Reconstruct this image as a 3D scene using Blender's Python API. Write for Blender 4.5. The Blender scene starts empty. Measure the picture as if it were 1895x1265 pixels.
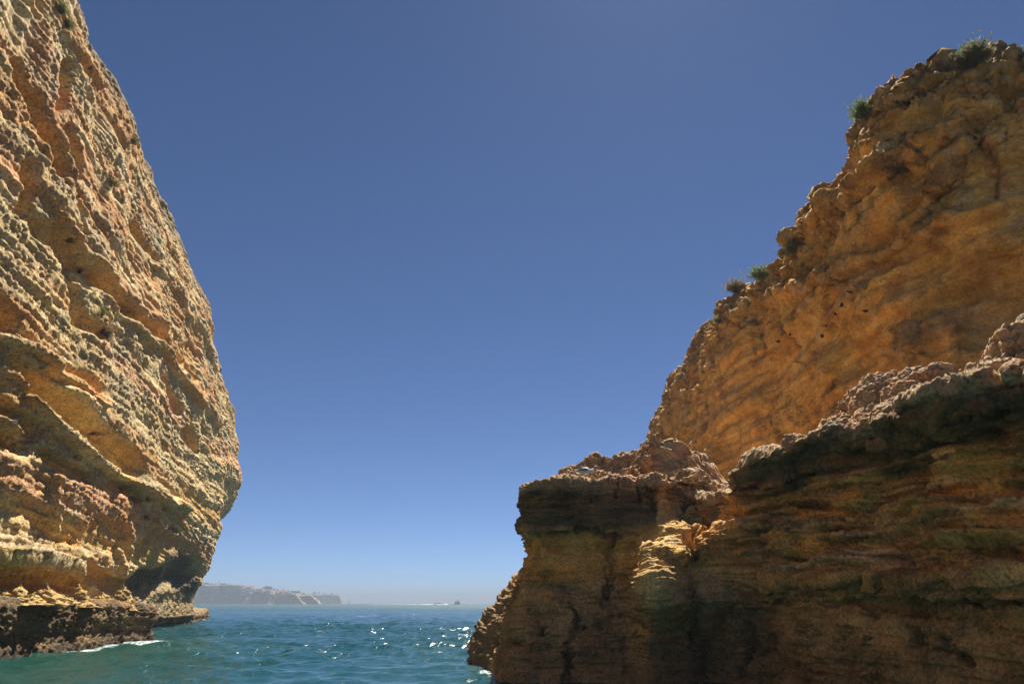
import bpy, math, random
import numpy as np
from mathutils import Vector, Matrix

random.seed(7)
S = bpy.context.scene
C = S.collection

# ------------------------------------------------------------------ camera
CAM_H = 2.4
PITCH = math.radians(20.92)
FPX = 1263.0                                   # focal length in photo pixels (1895 wide)
cam_data = bpy.data.cameras.new('camera')
cam_data.sensor_width = 36.0
cam_data.lens = FPX / 1895.0 * 36.0
cam_data.clip_start = 0.1
cam_data.clip_end = 30000.0
cam = bpy.data.objects.new('camera', cam_data)
C.objects.link(cam)
cam.location = (0, 0, CAM_H)
cam.rotation_euler = (math.radians(90) + PITCH, 0, 0)
S.camera = cam

# ------------------------------------------------------------------ sky, sun, exposure
SUN_EL, SUN_AZ = math.radians(54), math.radians(16)     # azimuth clockwise from +Y
world = bpy.data.worlds.new('World')
S.world = world
world.use_nodes = True
wn = world.node_tree
wn.nodes.clear()
sky = wn.nodes.new('ShaderNodeTexSky')
sky.sky_type = 'NISHITA'
sky.sun_disc = False
sky.sun_elevation = SUN_EL
sky.sun_rotation = SUN_AZ
sky.altitude = 0
sky.air_density = 0.45
sky.dust_density = 0.05
sky.ozone_density = 8.0
bg = wn.nodes.new('ShaderNodeBackground')
bg.inputs['Strength'].default_value = 0.05
wo = wn.nodes.new('ShaderNodeOutputWorld')
wn.links.new(sky.outputs[0], bg.inputs[0])
wn.links.new(bg.outputs[0], wo.inputs[0])
sun_d = bpy.data.lights.new('sun', 'SUN')
sun_d.energy = 5.0
sun_d.angle = math.radians(0.5)
sun_d.color = (1.0, 0.95, 0.86)
sun = bpy.data.objects.new('sun', sun_d)
C.objects.link(sun)
sun_vec = Vector((math.sin(SUN_AZ) * math.cos(SUN_EL), math.cos(SUN_AZ) * math.cos(SUN_EL), math.sin(SUN_EL)))
sun.rotation_euler = sun_vec.to_track_quat('Z', 'Y').to_euler()
S.view_settings.view_transform = 'Standard'
S.view_settings.look = 'None'
S.view_settings.exposure = 1.1
S.view_settings.gamma = 1.0
S.cycles.max_bounces = 6
S.cycles.diffuse_bounces = 4
S.cycles.glossy_bounces = 2
S.cycles.volume_bounces = 0
S.cycles.use_adaptive_sampling = True
S.cycles.adaptive_threshold = 0.02

# ------------------------------------------------------------------ helpers: projection
SP, CP = math.sin(PITCH), math.cos(PITCH)

def project(P):
    """world points (...,3) -> photo pixels and depth"""
    x, y, z = P[..., 0], P[..., 1], P[..., 2] - CAM_H
    d = y * CP + z * SP
    v = -y * SP + z * CP
    d = np.where(np.abs(d) < 1e-3, 1e-3, d)
    return 947.5 + FPX * x / d, 632.5 - FPX * v / d, d

def ray(px, py):
    u = (px - 947.5) / FPX
    v = (632.5 - py) / FPX
    return np.array([u, CP - SP * v, SP + CP * v])

def at_depth(px, py, Y):
    r = ray(px, py)
    return np.array([r[0] / r[1] * Y, Y, CAM_H + r[2] / r[1] * Y])

# ------------------------------------------------------------------ helpers: noise
_rng = np.random.RandomState(11)
_perm = np.concatenate([_rng.permutation(256)] * 3).astype(np.int32)
_g = _rng.normal(size=(256, 3)).astype(np.float32)
_g /= np.linalg.norm(_g, axis=1, keepdims=True)
_gx, _gy, _gz = (np.ascontiguousarray(_g[:, i]) for i in range(3))

def _perlin_chunk(x, y, z):
    fx, fy, fz = np.floor(x), np.floor(y), np.floor(z)
    xi = fx.astype(np.int32) & 255
    yi = fy.astype(np.int32) & 255
    zi = fz.astype(np.int32) & 255
    x, y, z = x - fx, y - fy, z - fz
    u = x * x * x * (x * (x * 6 - 15) + 10)
    v = y * y * y * (y * (y * 6 - 15) + 10)
    w = z * z * z * (z * (z * 6 - 15) + 10)
    A, B = _perm[xi], _perm[xi + 1]
    AA, AB, BA, BB = _perm[A + yi], _perm[A + yi + 1], _perm[B + yi], _perm[B + yi + 1]
    def gr(h, a, b, c):
        return _gx[h] * a + _gy[h] * b + _gz[h] * c
    def plane(k, c):
        n00 = gr(_perm[AA + zi + k], x, y, c)
        n10 = gr(_perm[BA + zi + k], x - 1, y, c)
        n01 = gr(_perm[AB + zi + k], x, y - 1, c)
        n11 = gr(_perm[BB + zi + k], x - 1, y - 1, c)
        a = n00 + u * (n10 - n00)
        b = n01 + u * (n11 - n01)
        return a + v * (b - a)
    p0 = plane(0, z)
    p1 = plane(1, z - 1)
    return (p0 + w * (p1 - p0)) * 1.6

def perlin(P, sx, sy=None, sz=None, seed=0):
    sy = sx if sy is None else sy
    sz = sx if sz is None else sz
    shp = P.shape[:-1]
    Q = P.reshape(-1, 3).astype(np.float32)
    out = np.empty(len(Q), np.float32)
    o = np.float32(seed * 17.31 + 5.7)
    for i in range(0, len(Q), 32768):
        q = Q[i:i + 32768]
        out[i:i + 32768] = _perlin_chunk(q[:, 0] / np.float32(sx) + o, q[:, 1] / np.float32(sy) + o * np.float32(.7), q[:, 2] / np.float32(sz) + o * np.float32(1.3))
    return out.reshape(shp)

def fbm(P, sx, sy=None, sz=None, seed=0, octaves=4, gain=.5, mode='n'):
    sy = sx if sy is None else sy
    sz = sx if sz is None else sz
    tot, amp, norm = 0.0, 1.0, 0.0
    for k in range(octaves):
        f = 2.03 ** k
        n = perlin(P, sx / f, sy / f, sz / f, seed + 3 * k)
        if mode == 'r':
            n = 1 - 2 * np.abs(n)
        elif mode == 'b':
            n = 2 * np.abs(n) - .6
        tot = tot + n * amp
        norm += amp
        amp *= gain
    return tot / norm

def worley(a, b, size, seed=0):
    """2-D cellular noise on metric coordinates: distance to the nearest point and that cell's random number"""
    shp = a.shape
    a = (a / size).ravel().astype(np.float32)
    b = (b / size).ravel().astype(np.float32)
    ia, ib = np.floor(a).astype(np.int32), np.floor(b).astype(np.int32)
    rs = np.random.RandomState(seed + 100)
    jx, jy, jr = (rs.rand(4096).astype(np.float32) for _ in range(3))
    best = np.full(len(a), 9.0, np.float32)
    rid = np.zeros(len(a), np.float32)
    for da in (-1, 0, 1):
        for db in (-1, 0, 1):
            ca, cb = ia + da, ib + db
            h = (ca * 73 + cb * 1511 + ca * cb * 7) & 4095
            d = (ca + jx[h] - a) ** 2 + (cb + jy[h] - b) ** 2
            m = d < best
            best = np.where(m, d, best)
            rid = np.where(m, jr[h], rid)
    return np.sqrt(best).reshape(shp), rid.reshape(shp)

def sstep(a, b, x):
    t = np.clip((x - a) / (b - a), 0, 1)
    return t * t * (3 - 2 * t)

def stroke(px, py, pts, w):
    """1 on a pixel-space polyline falling to 0 at distance w"""
    best = np.full(px.shape, 1e9)
    pts = [np.array(p, float) for p in pts]
    if len(pts) == 1:
        best = np.hypot(px - pts[0][0], py - pts[0][1])
    for a, b in zip(pts[:-1], pts[1:]):
        ab = b - a
        t = np.clip(((px - a[0]) * ab[0] + (py - a[1]) * ab[1]) / max(ab @ ab, 1e-6), 0, 1)
        best = np.minimum(best, np.hypot(px - a[0] - t * ab[0], py - a[1] - t * ab[1]))
    return 1 - sstep(.35 * w, w, best)

# ------------------------------------------------------------------ helpers: objects
def tag(o, label=None, cat=None, group=None, kind=None):
    if label: o['label'] = label
    if cat: o['category'] = cat
    if group: o['group'] = group
    if kind: o['kind'] = kind
    return o

def link(name, me, mat=None, parent=None):
    o = bpy.data.objects.new(name, me)
    C.objects.link(o)
    if mat is not None and me is not None and not me.materials:
        me.materials.append(mat)
    if parent is not None:
        o.parent = parent
    return o

def empty(name, loc=(0, 0, 0), rz=0.0):
    o = bpy.data.objects.new(name, None)
    C.objects.link(o)
    o.location = loc
    o.rotation_euler = (0, 0, rz)
    return o

def raw_mesh(name, V, F, smooth=True):
    """V (n,3), F (m,k) arrays with one polygon size"""
    V = np.asarray(V, np.float32)
    F = np.asarray(F, np.int32)
    me = bpy.data.meshes.new(name)
    me.vertices.add(len(V))
    me.vertices.foreach_set('co', V.ravel())
    k = F.shape[1]
    me.loops.add(F.size)
    me.loops.foreach_set('vertex_index', F.ravel())
    me.polygons.add(len(F))
    me.polygons.foreach_set('loop_start', np.arange(0, F.size, k, dtype=np.int32))
    me.polygons.foreach_set('loop_total', np.full(len(F), k, np.int32))
    me.polygons.foreach_set('use_smooth', np.full(len(F), smooth))
    me.update()
    me.validate()
    return me

def grid_faces(n, m, flip=False, wrap=False):
    i = np.arange(n if wrap else n - 1)[:, None]
    j = np.arange(m - 1)[None, :]
    i2 = (i + 1) % n
    a, b, c, d = i * m + j, i2 * m + j, i2 * m + j + 1, i * m + j + 1
    F = np.stack(np.broadcast_arrays(a, b, c, d), -1).reshape(-1, 4)
    return F[:, ::-1] if flip else F

def set_color(me, name, col):
    col = np.asarray(col, np.float32)
    if col.shape[-1] == 3:
        col = np.concatenate([col, np.ones(col.shape[:-1] + (1,), np.float32)], -1)
    at = me.attributes.new(name, 'FLOAT_COLOR', 'POINT')
    at.data.foreach_set('color', col.reshape(-1).astype(np.float32))

def set_float(me, name, val):
    at = me.attributes.new(name, 'FLOAT', 'POINT')
    at.data.foreach_set('value', np.asarray(val, np.float32).ravel())

def grid_normals(P):
    du = np.gradient(P, axis=0)
    dv = np.gradient(P, axis=1)
    n = np.cross(du, dv)
    return n / np.maximum(np.linalg.norm(n, axis=-1, keepdims=True), 1e-9)

def catmull(pts, n=40):
    pts = np.array(pts, float)
    p = np.vstack([2 * pts[0] - pts[1], pts, 2 * pts[-1] - pts[-2]])
    out = []
    t = np.linspace(0, 1, n, endpoint=False)[:, None]
    for i in range(1, len(p) - 2):
        a, b, c, d = p[i - 1], p[i], p[i + 1], p[i + 2]
        out.append(.5 * (2 * b + (c - a) * t + (2 * a - 5 * b + 4 * c - d) * t ** 2 + (3 * b - a - 3 * c + d) * t ** 3))
    out.append(pts[-1:])
    return np.vstack(out)

class Path:
    """plan curve of a rock wall; side=+1 puts the outward normal on the right of the walking direction"""
    def __init__(self, pts, side=1, win=9.0):
        self.P = catmull(pts)
        seg = np.linalg.norm(np.diff(self.P, axis=0), axis=1)
        self.s = np.concatenate([[0], np.cumsum(seg)])
        self.L = self.s[-1]
        T = np.gradient(self.P, self.s, axis=0)
        T /= np.linalg.norm(T, axis=1, keepdims=True)
        self.N = np.stack([T[:, 1], -T[:, 0]], -1) * side
        M = np.stack([np.interp(np.linspace(0, self.L, 600), self.s, self.N[:, i]) for i in range(2)], -1)
        w = max(3, int(win / self.L * 600))
        pad = np.pad(M, ((w, w), (0, 0)), 'edge')
        ker = np.hanning(2 * w + 1); ker /= ker.sum()
        self.Ms = np.stack([np.convolve(pad[:, i], ker, 'valid') for i in range(2)], -1)
    def inner(self, s):
        u = np.linspace(0, self.L, 600)
        nx, ny = np.interp(s, u, self.Ms[:, 0]), np.interp(s, u, self.Ms[:, 1])
        k = np.hypot(nx, ny)
        return nx / k, ny / k
    def at(self, s):
        x = np.interp(s, self.s, self.P[:, 0])
        y = np.interp(s, self.s, self.P[:, 1])
        nx = np.interp(s, self.s, self.N[:, 0])
        ny = np.interp(s, self.s, self.N[:, 1])
        k = np.hypot(nx, ny)
        return x, y, nx / k, ny / k
    def hit(self, px, py):
        """first wall point on the viewing ray of a photo pixel -> (s, z)"""
        r = ray(px, py)
        A, B = self.P[:-1], self.P[1:]
        c0 = A[:, 0] * r[1] - A[:, 1] * r[0]
        c1 = B[:, 0] * r[1] - B[:, 1] * r[0]
        idx = np.where((c0 * c1 <= 0) & (A[:, 1] > 0))[0]
        best = None
        for i in idx:
            t = c0[i] / (c0[i] - c1[i] + 1e-12)
            q = A[i] + t * (B[i] - A[i])
            k = (q @ r[:2]) / (r[:2] @ r[:2])
            if k > 0 and (best is None or k < best[0]):
                best = (k, self.s[i] + t * (self.s[i + 1] - self.s[i]), CAM_H + k * r[2])
        return best[1:] if best else None
    def s_of_y(self, y):
        return float(self.s[np.argmin(np.abs(self.P[:, 1] - y))])
    def columns(self, spacing):
        """arc-length samples whose local step is spacing(x, y)"""
        sp = spacing(self.P[:, 0], self.P[:, 1])
        cum = np.concatenate([[0], np.cumsum(np.diff(self.s) / (.5 * (sp[1:] + sp[:-1])))])
        n = int(cum[-1]) + 2
        return np.interp(np.linspace(0, cum[-1], n), cum, self.s)

def sweep(path, s, O, Z, rows):
    """O, Z: (ns, k) outward offset and height of the profile points; rows: number of mesh rows for each of the k-1 spans"""
    idx = np.concatenate([np.linspace(i, i + 1, r, endpoint=False) for i, r in enumerate(rows)] + [[O.shape[1] - 1]])
    i0 = np.minimum(idx.astype(int), O.shape[1] - 2)
    f = idx - i0
    o = O[:, i0] * (1 - f) + O[:, i0 + 1] * f
    z = Z[:, i0] * (1 - f) + Z[:, i0 + 1] * f
    for _ in range(3):
        o[:, 1:-1] = .25 * o[:, :-2] + .5 * o[:, 1:-1] + .25 * o[:, 2:]
        z[:, 1:-1] = .25 * z[:, :-2] + .5 * z[:, 1:-1] + .25 * z[:, 2:]
    x, y, nx, ny = path.at(s)
    mx, my = path.inner(s)
    oi = np.minimum(o + 1.2, 0)
    o = np.maximum(o, -1.2)
    return np.stack([x[:, None] + nx[:, None] * o + mx[:, None] * oi, y[:, None] + ny[:, None] * o + my[:, None] * oi, z], -1)

def table(keys, s, frac_levels):
    """keys: list of (s, [(level, o), ...]) -> (ns, nlevels) blended offsets"""
    ks = np.array([k[0] for k in keys])
    order = np.argsort(ks)
    T = np.array([np.interp(frac_levels, *np.array(sorted(keys[i][1])).T) for i in order])
    ks = ks[order]
    return np.stack([np.interp(s, ks, T[:, j]) for j in range(T.shape[1])], -1)

def mixc(a, b, m):
    return a * (1 - m[..., None]) + np.asarray(b, float) * m[..., None]

SURF = {}
def surf_at(name, px, py, r=2.5):
    """nearest built rock point seen at a photo pixel, with its normal"""
    P, N, X, Y, D = SURF[name]
    d2 = (X - px) ** 2 + (Y - py) ** 2
    ok = np.where((d2 < r * r) & (D > 0))
    if len(ok[0]) == 0:
        k = np.unravel_index(np.argmin(np.where(D > 0, d2, 1e12)), d2.shape)
    else:
        j = np.argmin(D[ok])
        k = (ok[0][j], ok[1][j])
    return P[k], N[k]

# ------------------------------------------------------------------ materials
def new_mat(name):
    m = bpy.data.materials.new(name)
    m.use_nodes = True
    nt = m.node_tree
    return m, nt, nt.nodes['Principled BSDF']

def plain(name, col, rough=.7, var=.25, scale=6.0, metallic=0.0, spec=.3):
    m, nt, b = new_mat(name)
    t = nt.nodes.new('ShaderNodeTexCoord')
    n = nt.nodes.new('ShaderNodeTexNoise')
    n.inputs['Scale'].default_value = scale
    n.inputs['Detail'].default_value = 4
    r = nt.nodes.new('ShaderNodeMapRange')
    r.inputs[1].default_value, r.inputs[2].default_value = .25, .75
    r.inputs[3].default_value, r.inputs[4].default_value = 1 - var, 1 + var
    mx = nt.nodes.new('ShaderNodeMix')
    mx.data_type = 'RGBA'
    mx.blend_type = 'MULTIPLY'
    mx.inputs[0].default_value = 1
    mx.inputs[6].default_value = (*col, 1)
    nt.links.new(t.outputs['Object'], n.inputs[0])
    nt.links.new(n.outputs[0], r.inputs[0])
    nt.links.new(r.outputs[0], mx.inputs[7])
    nt.links.new(mx.outputs[2], b.inputs['Base Color'])
    b.inputs['Roughness'].default_value = rough
    b.inputs['Metallic'].default_value = metallic
    b.inputs['Specular IOR Level'].default_value = spec
    return m

def rock_mat(name, fine, bump_m, k=.4):
    """colour from the 'col' attribute, broken up by noise at three scales; fine = size in m of the finest grain"""
    m, nt, b = new_mat(name)
    L = nt.links.new
    geo = nt.nodes.new('ShaderNodeNewGeometry')
    col = nt.nodes.new('ShaderNodeAttribute'); col.attribute_name = 'col'
    cr = nt.nodes.new('ShaderNodeAttribute'); cr.attribute_name = 'crust'
    def noise(scale, detail, rough=.6, seed=0.0):
        n = nt.nodes.new('ShaderNodeTexNoise')
        n.noise_dimensions = '4D'
        n.inputs['W'].default_value = seed
        n.inputs['Scale'].default_value = scale
        n.inputs['Detail'].default_value = detail
        n.inputs['Roughness'].default_value = rough
        L(geo.outputs['Position'], n.inputs['Vector'])
        return n
    def rng(src, a, b_, c, d):
        r = nt.nodes.new('ShaderNodeMapRange')
        for i, v in enumerate((a, b_, c, d)):
            r.inputs[i + 1].default_value = v
        L(src, r.inputs[0])
        return r.outputs[0]
    def mul(a, bsrc):
        x = nt.nodes.new('ShaderNodeMix'); x.data_type = 'RGBA'; x.blend_type = 'MULTIPLY'
        x.inputs[0].default_value = 1
        L(a, x.inputs[6]); L(bsrc, x.inputs[7])
        return x.outputs[2]
    n1 = noise(1 / (fine * 22), 5, .6, 1.0)
    n2 = noise(1 / (fine * 3), 4, .65, 2.0)
    n3 = noise(1 / (fine * 60), 3, .5, 3.0)
    c = mul(col.outputs['Color'], rng(n1.outputs[0], .3, .7, .78, 1.22))
    c = mul(c, rng(n2.outputs[0], .36, .64, 1 - k, 1 + k))
    # small dark specks, the shade of pits put into the colour
    np_ = noise(1 / (fine * 5), 3, .6, 7.0)
    c = mul(c, rng(np_.outputs[0], .36, .44, .95 - k, 1.0))
    # warm / pale drift
    mx = nt.nodes.new('ShaderNodeMix'); mx.data_type = 'RGBA'; mx.blend_type = 'MIX'
    ramp = nt.nodes.new('ShaderNodeValToRGB')
    ramp.color_ramp.elements[0].position = .32
    ramp.color_ramp.elements[0].color = (1.10, .93, .80, 1)
    ramp.color_ramp.elements[1].position = .68
    ramp.color_ramp.elements[1].color = (.97, 1.0, .98, 1)
    L(n3.outputs[0], ramp.inputs[0])
    c = mul(c, ramp.outputs[0])
    L(c, b.inputs['Base Color'])
    b.inputs['Roughness'].default_value = .92
    b.inputs['Specular IOR Level'].default_value = .15
    # fine relief
    nb = noise(1 / (fine * 2.2), 5, .7, 5.0)
    vo = nt.nodes.new('ShaderNodeTexVoronoi')
    vo.inputs['Scale'].default_value = 1 / (fine * 4)
    L(geo.outputs['Position'], vo.inputs['Vector'])
    ad = nt.nodes.new('ShaderNodeMath'); ad.operation = 'MULTIPLY_ADD'
    L(vo.outputs['Distance'], ad.inputs[0]); ad.inputs[1].default_value = .5
    L(nb.outputs[0], ad.inputs[2])
    bp = nt.nodes.new('ShaderNodeBump')
    bp.inputs['Distance'].default_value = bump_m
    L(rng(cr.outputs['Fac'], 0, 1, .3, 1.0), bp.inputs['Strength'])
    L(ad.outputs[0], bp.inputs['Height'])
    L(bp.outputs[0], b.inputs['Normal'])
    return m

# rock base colours (linear albedo)
TAN = np.array((.56, .42, .20)); CREAM = np.array((.66, .53, .32)); OCHRE = np.array((.52, .31, .09))
YELLOW = np.array((.62, .43, .13)); RUST = np.array((.52, .27, .095)); PINK = np.array((.58, .33, .19))
GREY = np.array((.43, .36, .225)); SHELF = np.array((.15, .105, .062)); BLACK = np.array((.045, .043, .04))
ALGAE = np.array((.07, .068, .04)); BROWN = np.array((.24, .15, .07))
M_ROCK_FAR = rock_mat('rock_sunlit_wall', .045, .13)
M_ROCK_MID = rock_mat('rock_upper_wall', .035, .14, .24)
M_ROCK_NEAR = rock_mat('rock_near_ledge', .020, .07, .36)
LINK = {}

def rock_sheet(name, matl, P, col, crust, parent=None, flip=False):
    ns, nt, _ = P.shape
    me = raw_mesh(name, P.reshape(-1, 3), grid_faces(ns, nt, flip))
    set_color(me, 'col', np.clip(col, .01, .8))
    set_float(me, 'crust', crust)
    o = link(name, me, matl, parent)
    N = grid_normals(P) * (-1 if flip else 1)
    X, Y, D = project(P)
    SURF[name] = (P, N, X, Y, D)
    return o

# ------------------------------------------------------------------ sea
def sea_material():
    m, nt, b = new_mat('sea_water')
    L = nt.links.new
    geo = nt.nodes.new('ShaderNodeNewGeometry')
    foam_sparkle = nt.nodes.new('ShaderNodeAttribute'); foam_sparkle.attribute_name = 'foam_sparkle'
    shal = nt.nodes.new('ShaderNodeAttribute'); shal.attribute_name = 'shallow'
    mp = nt.nodes.new('ShaderNodeMapping')
    mp.inputs['Scale'].default_value = (1.0, .55, 1)
    L(geo.outputs['Position'], mp.inputs[0])
    def noise(scale, detail, rough=.55):
        n = nt.nodes.new('ShaderNodeTexNoise')
        n.inputs['Scale'].default_value = scale
        n.inputs['Detail'].default_value = detail
        n.inputs['Roughness'].default_value = rough
        L(mp.outputs[0], n.inputs['Vector'])
        return n
    # body colour: deep teal, greener in the shallows
    body = nt.nodes.new('ShaderNodeMix'); body.data_type = 'RGBA'
    body.inputs[6].default_value = (.0035, .050, .060, 1)
    body.inputs[7].default_value = (.011, .058, .043, 1)
    L(shal.outputs['Fac'], body.inputs[0])
    # white water and painted sparkle broken up by noise
    fn = noise(4.5, 8, .78)
    fm = nt.nodes.new('ShaderNodeMath'); fm.operation = 'MULTIPLY_ADD'
    L(foam_sparkle.outputs['Fac'], fm.inputs[0]); fm.inputs[1].default_value = 1.3
    L(fn.outputs[0], fm.inputs[2])
    fr = nt.nodes.new('ShaderNodeMapRange')
    fr.inputs[1].default_value, fr.inputs[2].default_value = 1.0, 1.22
    L(fm.outputs[0], fr.inputs[0])
    mix = nt.nodes.new('ShaderNodeMix'); mix.data_type = 'RGBA'
    L(fr.outputs[0], mix.inputs[0])
    L(body.outputs[2], mix.inputs[6])
    mix.inputs[7].default_value = (.72, .76, .76, 1)
    L(mix.outputs[2], b.inputs['Base Color'])
    rr = nt.nodes.new('ShaderNodeMapRange')
    rr.inputs[3].default_value, rr.inputs[4].default_value = .19, .7
    L(fr.outputs[0], rr.inputs[0])
    far = nt.nodes.new('ShaderNodeAttribute'); far.attribute_name = 'far'
    mxr = nt.nodes.new('ShaderNodeMath'); mxr.operation = 'MAXIMUM'
    L(rr.outputs[0], mxr.inputs[0]); L(far.outputs['Fac'], mxr.inputs[1])
    L(mxr.outputs[0], b.inputs['Roughness'])
    b.inputs['IOR'].default_value = 1.33
    # ripples too small for the mesh, and the chop far out
    r1 = noise(2.6, 4)
    r2 = noise(.7, 5)
    ad = nt.nodes.new('ShaderNodeMath'); ad.operation = 'MULTIPLY_ADD'
    L(r2.outputs[0], ad.inputs[0]); ad.inputs[1].default_value = 2.4
    L(r1.outputs[0], ad.inputs[2])
    bp = nt.nodes.new('ShaderNodeBump')
    bp.inputs['Distance'].default_value = .16
    bp.inputs['Strength'].default_value = .65
    L(ad.outputs[0], bp.inputs['Height'])
    L(bp.outputs[0], b.inputs['Normal'])
    return m

def graded(lo, hi, step, far_lo, far_hi, grow=1.12):
    a = list(np.arange(lo, hi, step))
    d, x = step, a[-1]
    while x < far_hi:
        d = min(d * grow, 500); x += d; a.append(x)
    d, x, pre = step, a[0], []
    while x > far_lo:
        d = min(d * grow, 500); x -= d; pre.append(x)
    return np.array(pre[::-1] + a)

def wave_height(X, Y, rs):
    H = np.zeros(X.shape, np.float32)
    DX = np.zeros(X.shape, np.float32)
    DY = np.zeros(X.shape, np.float32)
    for k in range(60):
        lam = .5 * (5.5 / .5) ** rs.rand()
        th = rs.normal(0, .9) + math.radians(-112)
        kx, ky = math.cos(th) * 2 * math.pi / lam, math.sin(th) * 2 * math.pi / lam
        a = .0085 * lam ** .8
        ph = (kx * X + ky * Y + rs.rand() * 6.283).astype(np.float32)
        H += a * np.sin(ph)
        c = .8 * a * np.cos(ph)
        DX += c * math.cos(th)
        DY += c * math.sin(th)
    return H, DX, DY

def build_sea():
    xs = graded(-46.0, 9.0, .17, -6000, 6000, 1.16)
    ys = graded(17.0, 82.0, .24, -60, 6000, 1.035)
    X, Y = np.meshgrid(xs, ys, indexing='ij')
    H, DX, DY = wave_height(X, Y, np.random.RandomState(4))
    near = 1 - sstep(90, 420, np.hypot(X, Y))
    gust = .75 + .5 * perlin(np.stack([X, Y, X * 0], -1), 17, 9, 10, 3)
    k = near * gust
    P = np.stack([X + DX * k, Y + DY * k, H * k], -1)
    d_left = np.full(X.shape, 1e9); d_right = np.full(X.shape, 1e9)
    # distance to the two waterlines
    def dist_poly(pts):
        best = np.full(X.shape, 1e9)
        for a, b in zip(pts[:-1], pts[1:]):
            a, b = np.array(a, float), np.array(b, float)
            ab = b - a
            t = np.clip(((X - a[0]) * ab[0] + (Y - a[1]) * ab[1]) / (ab @ ab), 0, 1)
            best = np.minimum(best, np.hypot(X - a[0] - t * ab[0], Y - a[1] - t * ab[1]))
        return best
    dl = dist_poly(WATERLINE_LEFT)
    dr = dist_poly(WATERLINE_RIGHT)
    n = fbm(np.stack([X, Y, X * 0], -1), 5, 5, 5, 9, 3)
    wl = 1.0 + 1.2 * np.clip(n, 0, 1)
    foam_sparkle = np.maximum(np.exp(-(dl / (.75 * wl)) ** 2) * (.33 + .3 * np.clip(n + .4, 0, 1)), np.exp(-(dr / (.55 * wl)) ** 2) * (.30 + .3 * np.clip(n + .3, 0, 1)))
    # a burst of white water where the shelf ends, channel streaks of broken water with sun sparkle painted in
    foam_sparkle += .42 * np.exp(-(((X + 22.9) / 1.6) ** 2 + ((Y - 49.5) / 4.5) ** 2))
    foam_sparkle += .42 * np.exp(-(((X + 46.0) / 3.0) ** 2 + ((Y - 109) / 6.0) ** 2))
    for cx, cy, wx, wy, a in ((-28, 145, 12, 5, .52), (-18, 160, 16, 6, .48), (-4.5, 105, 5, 4, .55), (-3, 82, 3.5, 2.5, .5), (-42, 200, 12, 7, .45),
                              (-50, 250, 30, 9, .42), (-12, 330, 40, 12, .45), (-90, 600, 120, 30, .42)):
        foam_sparkle += a * np.exp(-(((X - cx) / wx) ** 2 + ((Y - cy - .1 * (X - cx)) / wy) ** 2)) * (.75 + .5 * n)
    crest = sstep(.10, .19, H * k)
    foam_sparkle += .10 * crest
    shallow = np.clip(np.exp(-(dl / 9.0) ** 2) * (1 - sstep(38, 62, Y)) + .5 * np.exp(-(dr / 4.0) ** 2), 0, 1)
    me = raw_mesh('sea', P.reshape(-1, 3), grid_faces(len(xs), len(ys)))
    set_float(me, 'foam_sparkle', np.clip(foam_sparkle, 0, .47))
    set_float(me, 'shallow', shallow)
    set_float(me, 'far', .07 + .38 * sstep(40, 500, np.hypot(X, Y)))
    o = link('sea', me, sea_material())
    tag(o, 'choppy teal sea water running out to the horizon between the cliffs', kind='structure')
    return o

WATERLINE_LEFT = [(-22, 5), (-22.2, 20), (-23.9, 36), (-23.4, 47), (-26, 52.5), (-33, 60), (-37.5, 76), (-44, 97), (-48.5, 110), (-48.8, 119), (-53, 124)]
WATERLINE_RIGHT = [(4, 62), (-2.4, 52), (-2.4, 42), (-1.6, 34), (-.65, 27), (-.3, 25.2), (2, 24.6), (5, 23.6), (6.5, 21.8), (7.6, 17), (9, 8), (9.6, -10)]
SEA = build_sea()
# ------------------------------------------------------------------ left cliff
LEFT_SIL = [(60, -260), (105, -150), (140, -60), (160, 0), (180, 40), (183, 60), (208, 120), (235, 165), (262, 215), (290, 290), (305, 350), (322, 400), (345, 450), (362, 490), (380, 530),
            (395, 552), (399, 600), (404, 650), (416, 690), (430, 725), (441, 755)]

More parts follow.
